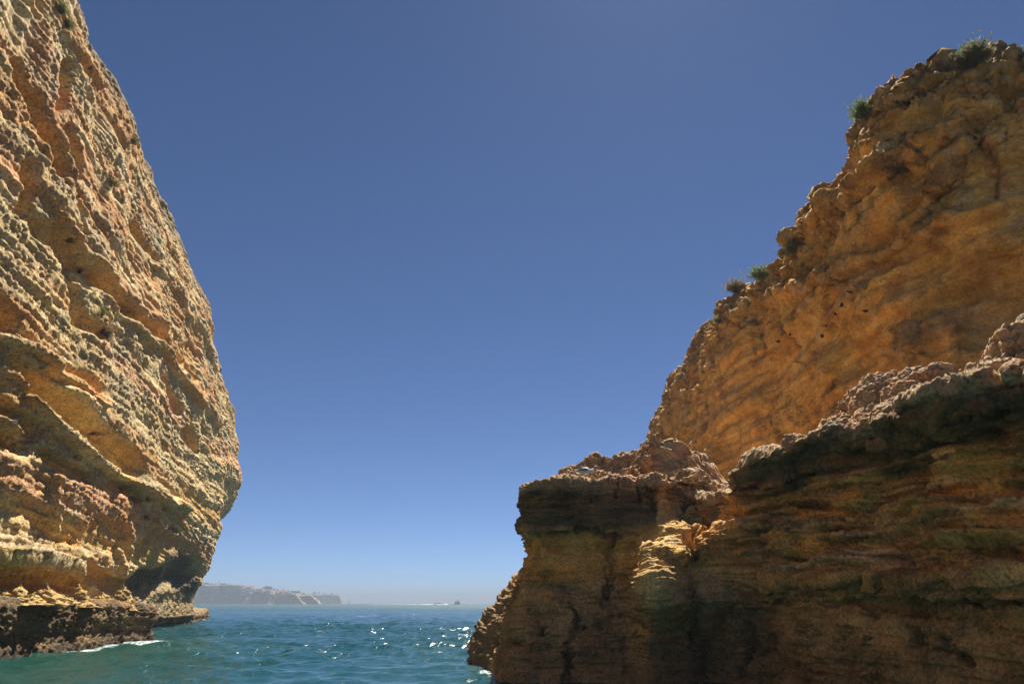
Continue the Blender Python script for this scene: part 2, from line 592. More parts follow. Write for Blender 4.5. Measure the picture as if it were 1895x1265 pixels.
def build_left():
    path = Path([(-24.6, -8), (-25, 8), (-25.6, 22), (-27.2, 36), (-30.6, 50), (-36.2, 73), (-42.6, 97), (-48.4, 115.5), (-50.5, 120), (-56, 124), (-70, 127), (-95, 128)])
    s = path.columns(lambda x, y: np.where(x < -52, .9, np.clip(.0030 * np.maximum(y, 22), .06, .5) * np.where(y < 18, 4, 1)))
    xs, ys, _, _ = path.at(s)
    hits = [path.hit(*p) for p in LEFT_SIL]
    hits = sorted(h for h in hits if h)
    hs = np.array([h[0] for h in hits]); hz = np.array([h[1] for h in hits])
    zr = np.interp(s, hs, hz)
    zr = np.clip(zr, 30, 39)
    sy = path.s_of_y
    lev = np.array([1, .97, .93, .88, .8, .72, .63, .54, .46, .42, .38, .34, .3, .27, .24, .21, .185, .16, .14, .125, .11, .095, .082, .07])   # fraction of 36 m
    k_near = [(1, -.9), (.93, -.2), (.84, .1), (.66, .5), (.5, .2), (.4, .7), (.3, .5), (.25, .55), (.21, .8), (.175, .85), (.15, .55), (.135, 1.0), (.12, 1.0), (.105, .2), (.09, -.3), (.07, -.3)]
    k_mid = [(1, -.9), (.93, -.1), (.8, .4), (.6, .9), (.45, .7), (.33, 1.1), (.26, .7), (.2, .3), (.16, -.1), (.13, -.2), (.10, -.6), (.07, -.9)]
    k_far = [(1, -.7), (.93, -.2), (.88, .1), (.8, .9), (.7, 1.2), (.61, 2.4), (.54, 1.6), (.44, .3), (.37, -1.4), (.31, -1.2), (.25, -.5), (.22, -.6), (.17, -1.7), (.1, -2.4), (.07, -2.4)]
    keys = [(0, k_near), (sy(40), k_near), (sy(58), k_mid), (sy(95), k_mid), (sy(112), k_far), (path.L, k_far)]
    O = table(keys, s, lev) + np.interp(lev, [.07, .35, .6, 1], [1.7, 1.7, 1.2, 0])[None, :] * (1 - sstep(88, 110, path.at(s)[1]))[:, None]
    Z = np.minimum(lev[None, :] * 36.0, 99) + 0 * O
    # stretch the upper part to the rim height
    up = sstep(.45, 1.0, lev)[None, :]
    Z = Z + up * (zr[:, None] - 36.0)
    w_sh = .4 + np.interp(s, [0, sy(28), sy(36), sy(44), sy(48), sy(52), sy(58), sy(66), sy(100), sy(110), sy(118), sy(118) + 6, path.L],
                     [3.0, 3.1, 3.2, 4.6, 5.9, 4.6, 1.2, .2, .0, -.1, -.1, -.2, .0])
    h_sh = np.interp(s, [0, sy(30), sy(44), sy(50), sy(56), sy(64), sy(108), sy(116), path.L], [2.75, 2.75, 2.55, 2.05, 1.5, 1.0, .9, 1.25, 1.2])
    one = np.ones_like(s)
    top_o = np.stack([-40 * one, -12 * one, -5 * one, -1.9 * one], -1)
    top_z = np.stack([zr + 2.0, zr + 1.2, zr + .7, zr + .25], -1)
    base_o = np.stack([O[:, -1] + .15, np.maximum(w_sh * .6, O[:, -1] + .3), w_sh - .55, w_sh - .1, w_sh, w_sh - .25, w_sh + .1, w_sh + .5], -1)
    base_z = np.stack([np.maximum(h_sh + .15, 0), h_sh + .05, h_sh, h_sh * .86, h_sh * .6, h_sh * .3, 0 * one, -2.2 * one], -1)
    O = np.concatenate([top_o, O, base_o], 1)
    Z = np.concatenate([top_z, Z, base_z], 1)
    rows = [3, 5, 8, 10] + [20, 24, 28, 46, 46, 50, 50, 46, 20, 20, 20, 20, 18, 18, 18, 16, 16, 14, 12, 12, 12, 12, 12] + [12, 14, 14, 12, 16, 16, 14, 8]
    rows = rows[:O.shape[1] - 1]
    P = sweep(path, s, O, Z, rows)
    N = -grid_normals(P)
    px, py, dep = project(P)
    z0 = P[..., 2]
    sh = (1 - sstep(2.2, 2.9, z0)) * np.ones_like(z0)            # shelf and splash zone
    # ---- large buttresses and beds
    D = 1.0 * fbm(P, 13, 13, 30, 1, 3) * sstep(3, 8, z0) * (1 - .5 * sstep(90, 112, P[..., 1]))
    D += .36 * fbm(P, 5.0, 5.0, 4.0, 7, 4)
    dip = z0 + .05 * P[..., 1] + .5 * perlin(P, 14, 14, 14, 5)
    Q = np.stack([P[..., 0] * .12, P[..., 1] * .12, dip], -1)
    beds = fbm(Q, 1.4, 1.4, 1.4, 21, 4, .6)
    D += (.22 * beds + .07 * np.tanh(3.5 * perlin(Q, 1.6, 1.6, 1.3, 23)) + .05 * np.tanh(3.5 * perlin(Q, .8, .8, .6, 25)) + .05 * np.tanh(4 * perlin(Q, .5, .5, .3, 27))) * sstep(2.5, 5, z0)
    # vertical flutes / joints
    D += .20 * fbm(P, 1.7, 1.7, 8, 31, 3, .55, 'r') * sstep(3, 6, z0)
    smooth = np.zeros_like(z0)
    warp = 14 * perlin(P, 4, 4, 4, 41) ; warp2 = 14 * perlin(P, 4, 4, 4, 47)
    wx, wy = px + warp * .6, py + warp2 * .6
    hollows = [([(26, 116), (37, 150), (68, 184), (73, 204), (78, 231), (99, 265), (110, 292), (114, 320)], 15, .9),
               ([(150, 492), (175, 520), (210, 548), (238, 572)], 24, 1.5), ([(238, 572), (270, 600), (300, 628)], 15, .8), ([(320, 650), (335, 668)], 12, .6),
               ([(82, 722), (150, 785), (200, 825), (238, 862)], 34, 1.6), ([(92, 690), (150, 705), (185, 728)], 24, .6),
               ([(-20, 745), (20, 768), (62, 792)], 26, 1.4), ([(30, 662), (78, 706)], 20, .8), ([(20, 815), (40, 825)], 22, 1.0),
               ([(85, 838), (120, 865), (147, 885)], 18, .8), ([(205, 895), (245, 917)], 16, .9), ([(55, 305), (50, 350), (40, 390)], 22, .8),
               ([(120, 240), (150, 330)], 12, .6), ([(150, 385), (160, 430)], 12, .5), ([(70, 420), (110, 440), (130, 470)], 26, .9), ([(-10, 560), (20, 600)], 22, .8),
               ([(340, 640), (352, 700)], 14, .6), ([(345, 800), (356, 830)], 12, 1.0), ([(300, 700), (330, 760)], 13, .6), ([(130, 505), (150, 590), (185, 620)], 16, .6),
               ([(120, 120), (118, 165), (108, 200)], 14, .9), ([(352, 925), (395, 960)], 22, .4), ([(250, 420), (290, 480)], 13, .5),
               ([(-5, 945), (60, 950), (130, 985)], 30, .25), ([(175, 985), (235, 1020), (300, 1010)], 34, .25), ([(250, 965), (300, 1000), (345, 1010)], 22, .35),
               ([(0, 1080), (70, 1082), (140, 1085)], 16, 1.0), ([(165, 1060), (205, 1082), (225, 1078)], 22, 1.0)]
    for pts, w, d in hollows:
        k = stroke(wx, wy, pts, w)
        D -= .8 * d * k
        smooth = np.maximum(smooth, k)
    ridges = [([(60, 732), (100, 790), (160, 848), (250, 893), (335, 940)], 10, .9), ([(152, 508), (200, 560), (262, 610), (330, 690), (400, 780)], 9, .7),
              ([(0, 855), (80, 870), (140, 905), (215, 940), (270, 975)], 26, .15), ([(-10, 1030), (60, 1028), (120, 1040), (155, 1062)], 15, .7),
              ([(110, 60), (145, 110), (185, 160)], 8, .6), ([(-5, 780), (20, 790), (32, 815)], 12, .9), ([(210, 1018), (222, 1060)], 8, .5),
              ([(95, 880), (100, 940), (108, 985)], 7, .4), ([(230, 960), (240, 1010), (238, 1050)], 7, .35), ([(390, 860), (440, 880)], 24, .5),
              ([(0, 620), (60, 640), (120, 690), (190, 745)], 10, .7), ([(110, 400), (160, 470), (240, 560), (300, 600)], 10, .5), ([(280, 470), (350, 580), (400, 680)], 9, .5)]
    for pts, w, d in ridges:
        k = stroke(wx, wy, pts, w)
        D += .8 * d * k
        smooth = smooth * (1 - .9 * k)
    holes = [(254, 925), (272, 923), (307, 941), (274, 956), (322, 980), (312, 973), (364, 971), (346, 940), (22, 768), (58, 796), (235, 905), (203, 800), (135, 845), (60, 815)]
    pit = np.zeros_like(z0)
    for hx, hy in holes:
        pit = np.maximum(pit, stroke(px, py, [(hx, hy)], 7))
    D -= 1.3 * pit
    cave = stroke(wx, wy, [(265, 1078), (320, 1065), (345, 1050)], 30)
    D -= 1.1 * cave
    D = D * (1 - .75 * sh)
    P = P + N * D[..., None]
    # ---- crust: a knobbly skin broken by smooth faces
    N = -grid_normals(P)
    cn = fbm(P, 3.2, 3.2, 2.6, 51, 4)
    crust = np.clip(sstep(-.40, .0, cn) * (1 - .95 * smooth) + .9 * sh, 0, 1)
    pinkz = np.maximum(stroke(wx, wy, [(-10, 875), (70, 900), (160, 930), (240, 960)], 50), stroke(wx, wy, [(300, 985), (345, 1005), (375, 1020)], 24))
    crust = np.maximum(crust, .12 + .85 * pinkz)
    E = .10 * fbm(P, .75, .75, .65, 61, 3, .6, 'b') + .10 * fbm(P, .30, .30, .27, 71, 2, .6, 'r')
    wd, wr = worley(P[..., 1] * 1.0 + .3 * P[..., 0], P[..., 2], .8, 3)
    E -= .16 * np.clip(1 - wd / .3, 0, 1) * (wr > .55)
    E = E * crust * (1 + 1.0 * sh) + .05 * perlin(P, .6, .6, .5, 77)
    far = sstep(60, 118, P[..., 1])
    P = P + N * (E * (1 + .7 * far))[..., None]
    # ---- colour
    n1 = fbm(P, 7, 7, 5, 81, 4)
    n2 = fbm(P, 2.2, 2.2, 1.6, 85, 3)
    n3 = perlin(P, 11, 11, 6, 91)
    col = np.broadcast_to(TAN, P.shape).copy()
    col = mixc(col, GREY, .55 * sstep(.0, .5, n3))
    col = mixc(col, CREAM, .55 * sstep(.05, .4, n2))
    streak = fbm(Q, 2.6, 2.6, 2.0, 95, 3)
    col = mixc(col, RUST, .75 * sstep(.10, .33, streak + .3 * n1 + .20 * sstep(12, 30, P[..., 2])))
    col = mixc(col, OCHRE, .8 * smooth * sstep(-.5, .2, n1 + .3))
    col = mixc(col, GREY * .9, .5 * sstep(.1, .4, -n2) * crust)
    thin = perlin(Q, .6, .6, .34, 97) + .5 * perlin(Q, .4, .4, .17, 98)
    col = col * (1 + .20 * thin * sstep(3, 6, P[..., 2]))[..., None]
    ye = np.maximum(stroke(wx, wy, [(95, 735), (150, 790), (230, 862)], 36), stroke(wx, wy, [(-10, 1050), (70, 1060), (150, 1075)], 34))
    col = mixc(col, YELLOW, .75 * ye)
    pk = np.maximum(stroke(wx, wy, [(-10, 875), (70, 900), (160, 930), (240, 960)], 55), stroke(wx, wy, [(300, 985), (345, 1005), (375, 1020)], 26))
    pk = np.maximum(pk, stroke(wx, wy, [(300, 735), (330, 770)], 26))
    pk = np.maximum(pk, .8 * stroke(wx, wy, [(190, 640), (260, 720), (330, 760)], 16))
    pk = np.maximum(pk, .9 * stroke(wx, wy, [(60, 60), (100, 160), (115, 230)], 26))
    pk = np.maximum(pk, .7 * stroke(wx, wy, [(5, 250), (15, 330)], 30))
    pk = np.maximum(pk, .8 * stroke(wx, wy, [(395, 830), (435, 860)], 26))
    col = mixc(col, mixc(np.broadcast_to(PINK, P.shape), RUST, sstep(-.1, .3, n2)), .8 * pk * sstep(-.4, .2, n2 + .25))
    lg = stroke(wx, wy, [(0, 1005), (50, 1012), (100, 1030)], 20)
    col = mixc(col, (.46, .40, .31), .4 * lg)
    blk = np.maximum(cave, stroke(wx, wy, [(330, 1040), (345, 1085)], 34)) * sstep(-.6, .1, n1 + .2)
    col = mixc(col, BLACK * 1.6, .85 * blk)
    top = sstep(-3.0, -.3, P[..., 2] - zr[:, None] + .8 * n2)
    col = mixc(col, (.20, .16, .10), .75 * top)
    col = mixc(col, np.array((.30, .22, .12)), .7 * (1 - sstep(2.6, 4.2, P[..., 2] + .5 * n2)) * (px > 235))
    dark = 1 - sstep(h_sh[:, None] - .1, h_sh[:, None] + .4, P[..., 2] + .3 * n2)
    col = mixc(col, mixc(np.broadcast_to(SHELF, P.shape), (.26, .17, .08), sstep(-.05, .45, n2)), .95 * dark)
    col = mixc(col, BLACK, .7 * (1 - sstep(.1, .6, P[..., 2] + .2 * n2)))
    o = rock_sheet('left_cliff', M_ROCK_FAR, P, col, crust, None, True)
    tag(o, 'tall sunlit tan and rust limestone cliff with a dark wave-cut shelf at its foot', kind='structure')
    return o

LEFT = build_left()

def rock_lump(name, c, r, h, parent, mat, col, seed, rough=.25, lean=(0, 0), n=(30, 22), tip=.0, power=.6):
    """pointed or rounded knob of rock standing on its base"""
    nu, nv = n
    th = np.linspace(0, 2 * np.pi, nu, endpoint=False)[:, None]
    t = np.linspace(0, 1, nv)[None, :]
    rad = r * ((1 - t) ** power * (1 - tip) + tip * (1 - t ** 6)) + 0 * th
    x = rad * np.cos(th) + lean[0] * t * h
    y = rad * np.sin(th) + lean[1] * t * h
    z = (t * 1.25 - .25) * h + 0 * th
    P = np.stack([x, y, z], -1)
    W = P + np.array(c) + seed * 3.1
    rr = r * rough
    off = rr * (1.1 * fbm(W, r * 1.2, r * 1.2, r * .8, seed, 3) + .7 * fbm(W, r * .4, r * .4, r * .3, seed + 5, 3, .6, 'b'))
    dirv = np.stack([np.cos(th) + 0 * t, np.sin(th) + 0 * t, .5 * t + 0 * th], -1)
    P = P + dirv * off[..., None] * (1 - .6 * t ** 3)[..., None]
    me = raw_mesh(name, P.reshape(-1, 3), grid_faces(nu, nv, False, True))
    cc = np.broadcast_to(np.asarray(col, float), P.shape) * (1 + .35 * fbm(W, r * .7, r * .7, r * .5, seed + 9, 3))[..., None]
    set_color(me, 'col', np.clip(cc, .01, .8))
    set_float(me, 'crust', np.ones(nu * nv))
    o = link(name, me, mat, parent)
    o.location = c
    return o

# yellow weathered knobs slumped on the shelf against the wall
for i, (kx, ky, hpx, wpx, Yd) in enumerate([(2, 1104, 20, 46, 34.5), (36, 1105, 24, 44, 35.5), (84, 1106, 27, 52, 37.5), (112, 1108, 14, 44, 39.5), (144, 1109, 24, 50, 41), (190, 1114, 17, 40, 45), (228, 1114, 30, 44, 47), (60, 1108, 12, 50, 36)]):
    c = at_depth(kx, ky, Yd)
    sc = Yd / FPX * 1.12
    rock_lump('rock_knob', (c[0], c[1], c[2] - .15), wpx * .55 * sc, hpx * sc * 1.1, LEFT, M_ROCK_NEAR, (.52, .37, .15), 200 + i, .42, (-.25, .15), (44, 30), .0, .95)
# ------------------------------------------------------------------ upper cliff on the right, set back behind the ledge
UPPER_SIL = [(1212, 800), (1250, 705), (1290, 640), (1322, 590), (1337, 572), (1345, 545), (1380, 522), (1430, 497), (1452, 468), (1486, 430), (1500, 370), (1545, 300), (1575, 240),
             (1592, 212), (1640, 152), (1664, 128), (1690, 134), (1738, 100), (1765, 108), (1805, 100), (1845, 94), (1895, 84), (1990, 60), (2120, 40)]

def build_upper():
    path = Path([(60, 112), (34, 106), (21, 98), (18.4, 88), (17.2, 70), (16.8, 57), (16.2, 48), (17.4, 40), (17.2, 33.7), (17.0, 30), (16.9, 26.5), (17.3, 24.2), (18.6, 22.7), (21.6, 21.9), (27, 19.5), (36, 16), (50, 8)])
    s = path.columns(lambda x, y: np.where((x > 26) | (y > 97), .9, np.clip(.0028 * y, .055, .3)))
    hits = sorted(h for h in (path.hit(*p) for p in UPPER_SIL) if h)
    hs = np.array([h[0] for h in hits]); hz = np.array([h[1] for h in hits])
    zr = np.clip(np.interp(s, hs, hz), 17, 27)
    sy = path.s_of_y
    lev = np.array([1, .97, .93, .88, .82, .76, .7, .64, .58, .52, .46, .4, .34, .28, .22])
    k_a = [(1, -1.0), (.96, -.4), (.9, .0), (.8, .35), (.72, .2), (.62, -.2), (.54, -.5), (.45, -.5), (.35, -.1), (.22, .3)]
    k_b = [(1, -.7), (.95, -.1), (.88, .2), (.8, .1), (.7, .1), (.6, -.1), (.5, -.1), (.4, 0), (.3, .2), (.22, .3)]
    O = table([(0, k_b), (sy(45), k_b), (sy(34), k_a), (path.L, k_a)], s, lev)
    O = O + (1 - lev)[None, :] * np.interp(path.at(s)[1], [22, 30, 45], [2.5, 3.2, 6.0])[:, None]
    Z = lev[None, :] * zr[:, None] + 0 * O
    one = np.ones_like(s)
    O = np.concatenate([np.stack([-30 * one, -9 * one, -4 * one, -1.9 * one], -1), O, (O[:, -1] + .2)[:, None]], 1)
    Z = np.concatenate([np.stack([zr + 3, zr + 1.4, zr + .7, zr + .3], -1), Z, 3.0 * one[:, None]], 1)
    rows = [3, 5, 8, 12] + [16, 20, 26, 30, 30, 30, 30, 28, 26, 24, 22, 18, 14, 10] + [8]
    P = sweep(path, s, O, Z, rows)
    N = -grid_normals(P)
    px, py, dep = project(P)
    z0 = P[..., 2]
    D = .9 * fbm(P, 8, 8, 12, 101, 3)
    D += .55 * fbm(P, 2.6, 2.6, 3.2, 105, 4, .55)
    dip = z0 + .28 * P[..., 1] * .3 + .6 * perlin(P, 9, 9, 9, 109)
    Q = np.stack([P[..., 0] * .15, P[..., 1] * .15, dip], -1)
    D += .20 * fbm(Q, 1.5, 1.5, 1.5, 111, 4, .6) + .26 * np.tanh(3.5 * perlin(Q, 1.7, 1.7, 1.5, 112)) * sstep(9, 13, z0) + .12 * np.tanh(3.5 * perlin(Q, .7, .7, .6, 114)) * (.3 + .7 * sstep(9, 14, z0))
    crn = sstep(-5.5, -.6, z0 - zr[:, None])
    D += .75 * crn * fbm(P, 1.3, 1.3, 1.3, 113, 3, .6, 'r')
    # jointed blocks towards the top
    bw, br = worley(P[..., 1] + .9 * P[..., 0] + .5 * perlin(P, 1.2, 1.2, 1.2, 122), P[..., 2] + .5 * perlin(P, 1.2, 1.2, 1.2, 123), 1.7, 31)
    D += (br - .5) * .45 * sstep(-9, -4, z0 - zr[:, None]) + (br - .5) * .2
    warp = 12 * perlin(P, 3, 3, 3, 115) + 6 * perlin(P, .7, .7, .7, 116); warp2 = 12 * perlin(P, 3, 3, 3, 117) + 6 * perlin(P, .7, .7, .7, 118)
    wx, wy = px + warp, py + warp2
    smooth = np.zeros_like(z0)
    for pts, w, d in [([(1640, 470), (1750, 520), (1890, 500)], 70, .8), ([(1480, 620), (1420, 700), (1330, 800)], 70, .2), ([(1560, 640), (1620, 690)], 60, .5), ([(1820, 600), (1895, 560)], 50, .7),
                      ([(1560, 330), (1600, 300)], 34, .4), ([(1660, 250), (1730, 210)], 20, .5), ([(1860, 180), (1895, 130)], 26, .8), ([(1800, 250), (1850, 290)], 26, .6), ([(1620, 330), (1680, 345), (1720, 320)], 16, .5)]:
        k = stroke(wx, wy, pts, w)
        D -= d * k
        smooth = np.maximum(smooth, k)
    for pts, w, d in [([(1490, 440), (1560, 380), (1640, 335), (1700, 300), (1770, 245)], 16, .8), ([(1430, 560), (1520, 520), (1620, 470), (1700, 395), (1800, 250)], 12, .6), ([(1700, 640), (1690, 560), (1720, 520)], 12, .5),
                      ([(1590, 650), (1600, 560), (1640, 500)], 12, .4), ([(1850, 400), (1740, 420), (1700, 450)], 12, .5), ([(1345, 580), (1390, 600), (1430, 560)], 12, .35)]:
        k = stroke(wx, wy, pts, w)
        D += d * k
        smooth *= 1 - .8 * k
    crack = np.zeros_like(z0)
    for pts in ([(1440, 500), (1430, 570), (1460, 640)], [(1338, 575), (1360, 605), (1400, 600), (1410, 640)], [(1400, 570), (1395, 530)], [(1290, 850), (1300, 780), (1310, 730)], [(1440, 640), (1445, 700), (1440, 780)],
                [(1700, 230), (1690, 270), (1720, 300)], [(1790, 190), (1800, 240), (1780, 270)], [(1480, 480), (1500, 520)], [(1860, 300), (1840, 370), (1880, 420)]):
        crack = np.maximum(crack, stroke(wx, wy, pts, 5))
    crack = crack * sstep(-.4, .3, perlin(P, 1.6, 1.6, 1.6, 119))
    D -= .28 * crack
    P = P + N * D[..., None]
    N = -grid_normals(P)
    cn = fbm(P, 2.4, 2.4, 2.0, 121, 4)
    crust = np.clip(sstep(-.10, .2, cn + .35 * crn) * (1 - .8 * smooth), .10, 1)
    E = .26 * fbm(P, .7, .7, .6, 125, 3, .6, 'b') + .22 * fbm(P, .3, .3, .26, 131, 2, .6, 'r')
    wd, wr = worley(P[..., 1] + .4 * P[..., 0], P[..., 2], 1.1, 9)
    E = E + .13 * np.tanh(6 * perlin(Q, .6, .6, .42, 135))
    E = E * crust - .22 * np.clip(1 - wd / .2, 0, 1) * (wr > .72) + .035 * fbm(P, .5, .5, .4, 133, 2)
    P = P + N * E[..., None]
    n1 = fbm(P, 5, 5, 4, 141, 4)
    n2 = fbm(P, 1.6, 1.6, 1.2, 145, 3)
    col = np.broadcast_to(np.array((.56, .335, .09)), P.shape).copy()
    col = mixc(col, (.64, .41, .13), sstep(-.1, .4, n1))
    col = mixc(col, (.36, .19, .06), .7 * sstep(.05, .4, -n2))
    col = mixc(col, (.30, .24, .16), .5 * sstep(.15, .45, fbm(Q, 2.2, 2.2, 2.2, 151, 3)))
    col = mixc(col, CREAM, .5 * crust * sstep(.0, .4, n2))
    col = mixc(col, (.32, .21, .10), .55 * sstep(-2.5, 0, P[..., 2] - zr[:, None] + n2))
    col = mixc(col, (.28, .17, .08), .6 * sstep(.1, .4, -n1) * sstep(12, 18, P[..., 2]) * (px > 1540))
    thin = perlin(Q, .5, .5, .22, 157) + .5 * perlin(Q, .3, .3, .1, 158)
    col = col * (1 + .22 * thin)[..., None]
    run = perlin(P, .55, .55, 7, 155)
    col = mixc(col, (.66, .47, .22), .35 * sstep(.2, .5, run))
    col = mixc(col, (.28, .16, .07), .45 * sstep(.2, .5, -run) * sstep(-.3, .3, n1))
    col = mixc(col, (.16, .10, .05), .6 * crack)
    o = rock_sheet('right_cliff', M_ROCK_MID, P, col, crust, None, True)
    tag(o, 'steep orange-brown cliff in shade rising behind the ledge, tufts of plants along its rim', kind='structure')
    return o

RIGHT = build_upper()
# ------------------------------------------------------------------ near rock: wave-cut block and overhanging ledge
RIM = [(962, 899), (1000, 892), (1100, 890), (1180, 894), (1238, 884), (1262, 915), (1300, 930), (1338, 915), (1367, 864), (1385, 850), (1438, 832), (1453, 815), (1506, 796), (1543, 787), (1600, 792), (1648, 760), (1690, 733),
       (1742, 714), (1805, 703), (1895, 690), (2060, 650)]
HUMP = [(960, 0), (985, .5), (1010, .85), (1060, 1.0), (1120, 1.1), (1145, 1.3), (1170, 1.75), (1200, 1.85), (1228, 1.7), (1246, 1.15), (1262, .3), (1310, .1), (1345, .3), (1385, .7), (1438, 1.25), (1464, 1.5), (1506, 1.35), (1553, 1.0), (1616, .85),
        (1637, 1.2), (1669, 1.5), (1700, 1.6), (1727, 1.45), (1753, 1.0), (1805, .65), (1853, .55), (1895, .7), (2060, .7)]

def build_rock():
    path = Path([(14, 76), (4, 62), (1.3, 52), (.9, 40), (.55, 31), (.35, 26.9), (.75, 25.75), (2.2, 25.2), (3.7, 24.9), (5.1, 24.8), (5.85, 25.3), (6.5, 24.6), (6.95, 23.4), (7.4, 22.0), (7.9, 18.5), (8.55, 14), (9.1, 9.5), (9.6, 2), (10, -14)])
    s = path.columns(lambda x, y: np.where(y > 28, np.clip((y - 26) * .016, .05, .4), np.where(y < 9.5, .35, .027 + .0007 * (y - 10))))
    hits = sorted(h for h in (path.hit(*p) for p in RIM) if h)
    hs = np.array([h[0] for h in hits]); hz = np.array([h[1] for h in hits])
    zr = np.clip(np.interp(s, hs, hz), 5.2, 7.4)
    xs, ys, _, _ = path.at(s)
    pxs, _, _ = project(np.stack([xs, ys, zr], -1))
    hump = np.interp(pxs, *np.array(HUMP).T)
    d0 = np.interp(pxs, [960, 1000, 1100, 1250, 1300, 1400, 1895], [.5, 1.0, 1.3, 1.0, .8, 1.0, 1.2])
    elev = (zr - CAM_H) / np.hypot(xs, ys)
    hump = np.where(ys > 29, .6, hump + (d0 + 1.9) * elev * np.interp(pxs, [1300, 1450, 1700], [.9, .75, .4]))
    sy = path.s_of_y
    def s_px(px, py=880):
        h = path.hit(px, py)
        return h[0]
    lev = np.array([1, .975, .94, .9, .86, .82, .78, .74, .69, .64, .58, .52, .46, .41, .36, .31, .25, .18, .11, .04, -.3])
    k_back = [(1, -.4), (.8, -.5), (.62, -.1), (.52, .4), (.43, 1.1), (.33, 1.6), (.22, 2.0), (.12, 2.4), (.05, 2.55), (0, 2.5), (-.3, 2.3)]
    k_block = [(1, 0), (.96, .08), (.88, .05), (.80, -.02), (.75, -.10), (.71, -.52), (.66, -.46), (.55, -.28), (.46, -.05), (.38, .22), (.28, .50), (.18, .62), (.08, .72), (0, .9), (-.3, 1.2)]
    k_corner = [(1, 0), (.95, .05), (.85, .1), (.75, .0), (.7, -.3), (.6, -.25), (.48, .0), (.38, .3), (.28, .55), (.15, .75), (0, 1.0), (-.3, 1.3)]
    k_cleft = [(1, -.5), (.9, -.3), (.8, -.1), (.7, .1), (.6, .4), (.5, .6), (.4, .65), (.3, .4), (.2, .3), (.1, .4), (0, .6), (-.3, .9)]
    k_turn = [(1, .0), (.95, .05), (.88, .05), (.8, .3), (.74, 1.1), (.66, 1.8), (.58, 2.4), (.52, 2.7), (.46, 2.5), (.40, 1.5), (.34, .7), (.3, .2), (.2, .25), (.1, .2), (0, .5), (-.3, .8)]
    k_wall = [(1, 0), (.965, .10), (.93, .02), (.90, -.35), (.84, -.55), (.78, -.5), (.7, -.35), (.6, -.15), (.52, .05), (.46, .15), (.42, .1), (.40, -.2), (.36, -.25), (.32, -.05), (.25, .1), (.16, .1), (.1, -.15), (.04, .0), (-.3, .4)]
    k_but = [(1, -.1), (.86, .0), (.80, .15), (.78, .3), (.72, 1.1), (.66, 1.8), (.58, 2.5), (.50, 3.1), (.42, 3.6), (.37, 3.7), (.33, 3.2), (.28, 2.2), (.2, 1.4), (.12, 1.1), (0, 1.2), (-.3, 1.5)]
    keys = [(0, k_back), (sy(33), k_back), (sy(28), k_corner), (s_px(975), k_corner), (s_px(1010), k_block), (s_px(1140), k_block), (s_px(1176), k_but), (s_px(1228), k_but), (s_px(1262), k_cleft), (s_px(1310), k_cleft), (s_px(1350), k_turn),
            (s_px(1400), k_wall), (path.L, k_wall)]
    O = table(keys, s, lev)
    Z = lev[None, :] * zr[:, None] + 0 * O
    one = np.ones_like(s)
    front = (ys < 29)
    top_o = np.stack([-14 * one, -7 * one, -d0 - 3.4, -d0 - 2.3, -d0 - 1.55, -d0 - .75, -d0, -.35 * one, -.1 * one], -1)
    top_z = np.stack([zr - 1.0, zr - .2 + .3 * hump, zr + .7 * hump, zr + hump, zr + .88 * hump, zr + .48 * hump, zr + .12, zr + .06, zr + .05], -1)
    O = np.concatenate([top_o, O], 1)
    Z = np.concatenate([top_z, Z], 1)
    rows = [3, 8, 16, 18, 24, 24, 16, 8, 6] + [8, 10, 12, 13, 13, 13, 13, 16, 16, 18, 18, 18, 16, 16, 16, 18, 20, 20, 18, 10]
    P = sweep(path, s, O, Z, rows)
    N = -grid_normals(P)
    px, py, dep = project(P)
    z0 = P[..., 2]
    zf = z0 / zr[:, None]
    face = 1 - sstep(.96, 1.02, zf)
    D = .40 * fbm(P, 3.2, 3.2, 4, 161, 3)
    D += .26 * fbm(P, 1.0, 1.0, .9, 165, 4, .55)
    dip = z0 - .03 * P[..., 1] + .16 * perlin(P, 3, 3, 3, 169)
    Q = np.stack([P[..., 0] * .22, P[..., 1] * .22, dip], -1)
    apron = np.clip(stroke(px, py, [(1240, 965), (1225, 1030), (1210, 1085)], 70) + stroke(px, py, [(1315, 975), (1335, 1070)], 60), 0, 1)
    smooth0 = stroke(px, py, [(1015, 1030), (1080, 1020), (1115, 1030)], 60)
    beds = fbm(Q, .55, .55, .5, 171, 4, .6)
    strong = face * sstep(.26, .44, zf) * np.interp(px, [960, 1030, 1240, 1380], [.12, .4, .5, 1.0]) * (1 - .7 * smooth0) * (1 - apron)
    D += (.12 * beds + .20 * np.tanh(7 * perlin(Q, .75, .75, .5, 173)) + .13 * np.tanh(7 * perlin(Q, .4, .4, .22, 174))) * (.25 * (1 - apron) + .75 * strong) * face
    warp = 14 * perlin(P, .9, .9, .9, 175) + 8 * perlin(P, .22, .22, .22, 176); warp2 = 14 * perlin(P, .9, .9, .9, 177) + 8 * perlin(P, .22, .22, .22, 178)
    wx, wy = px + warp, py + warp2
    smooth = np.zeros_like(z0)
    # smooth panels under the block's overhang
    for pts, w, d in [([(1015, 1030), (1080, 1020), (1115, 1030)], 42, .10), ([(1060, 1080), (1110, 1060)], 30, .05), ([(1150, 1010), (1190, 970)], 40, .05), ([(1420, 785), (1470, 770), (1500, 780)], 30, .15),
                      ([(1850, 690), (1880, 665)], 20, .2)]:
        k = stroke(wx, wy, pts, w)
        D -= d * k
        smooth = np.maximum(smooth, k)
    crack = np.zeros_like(z0)
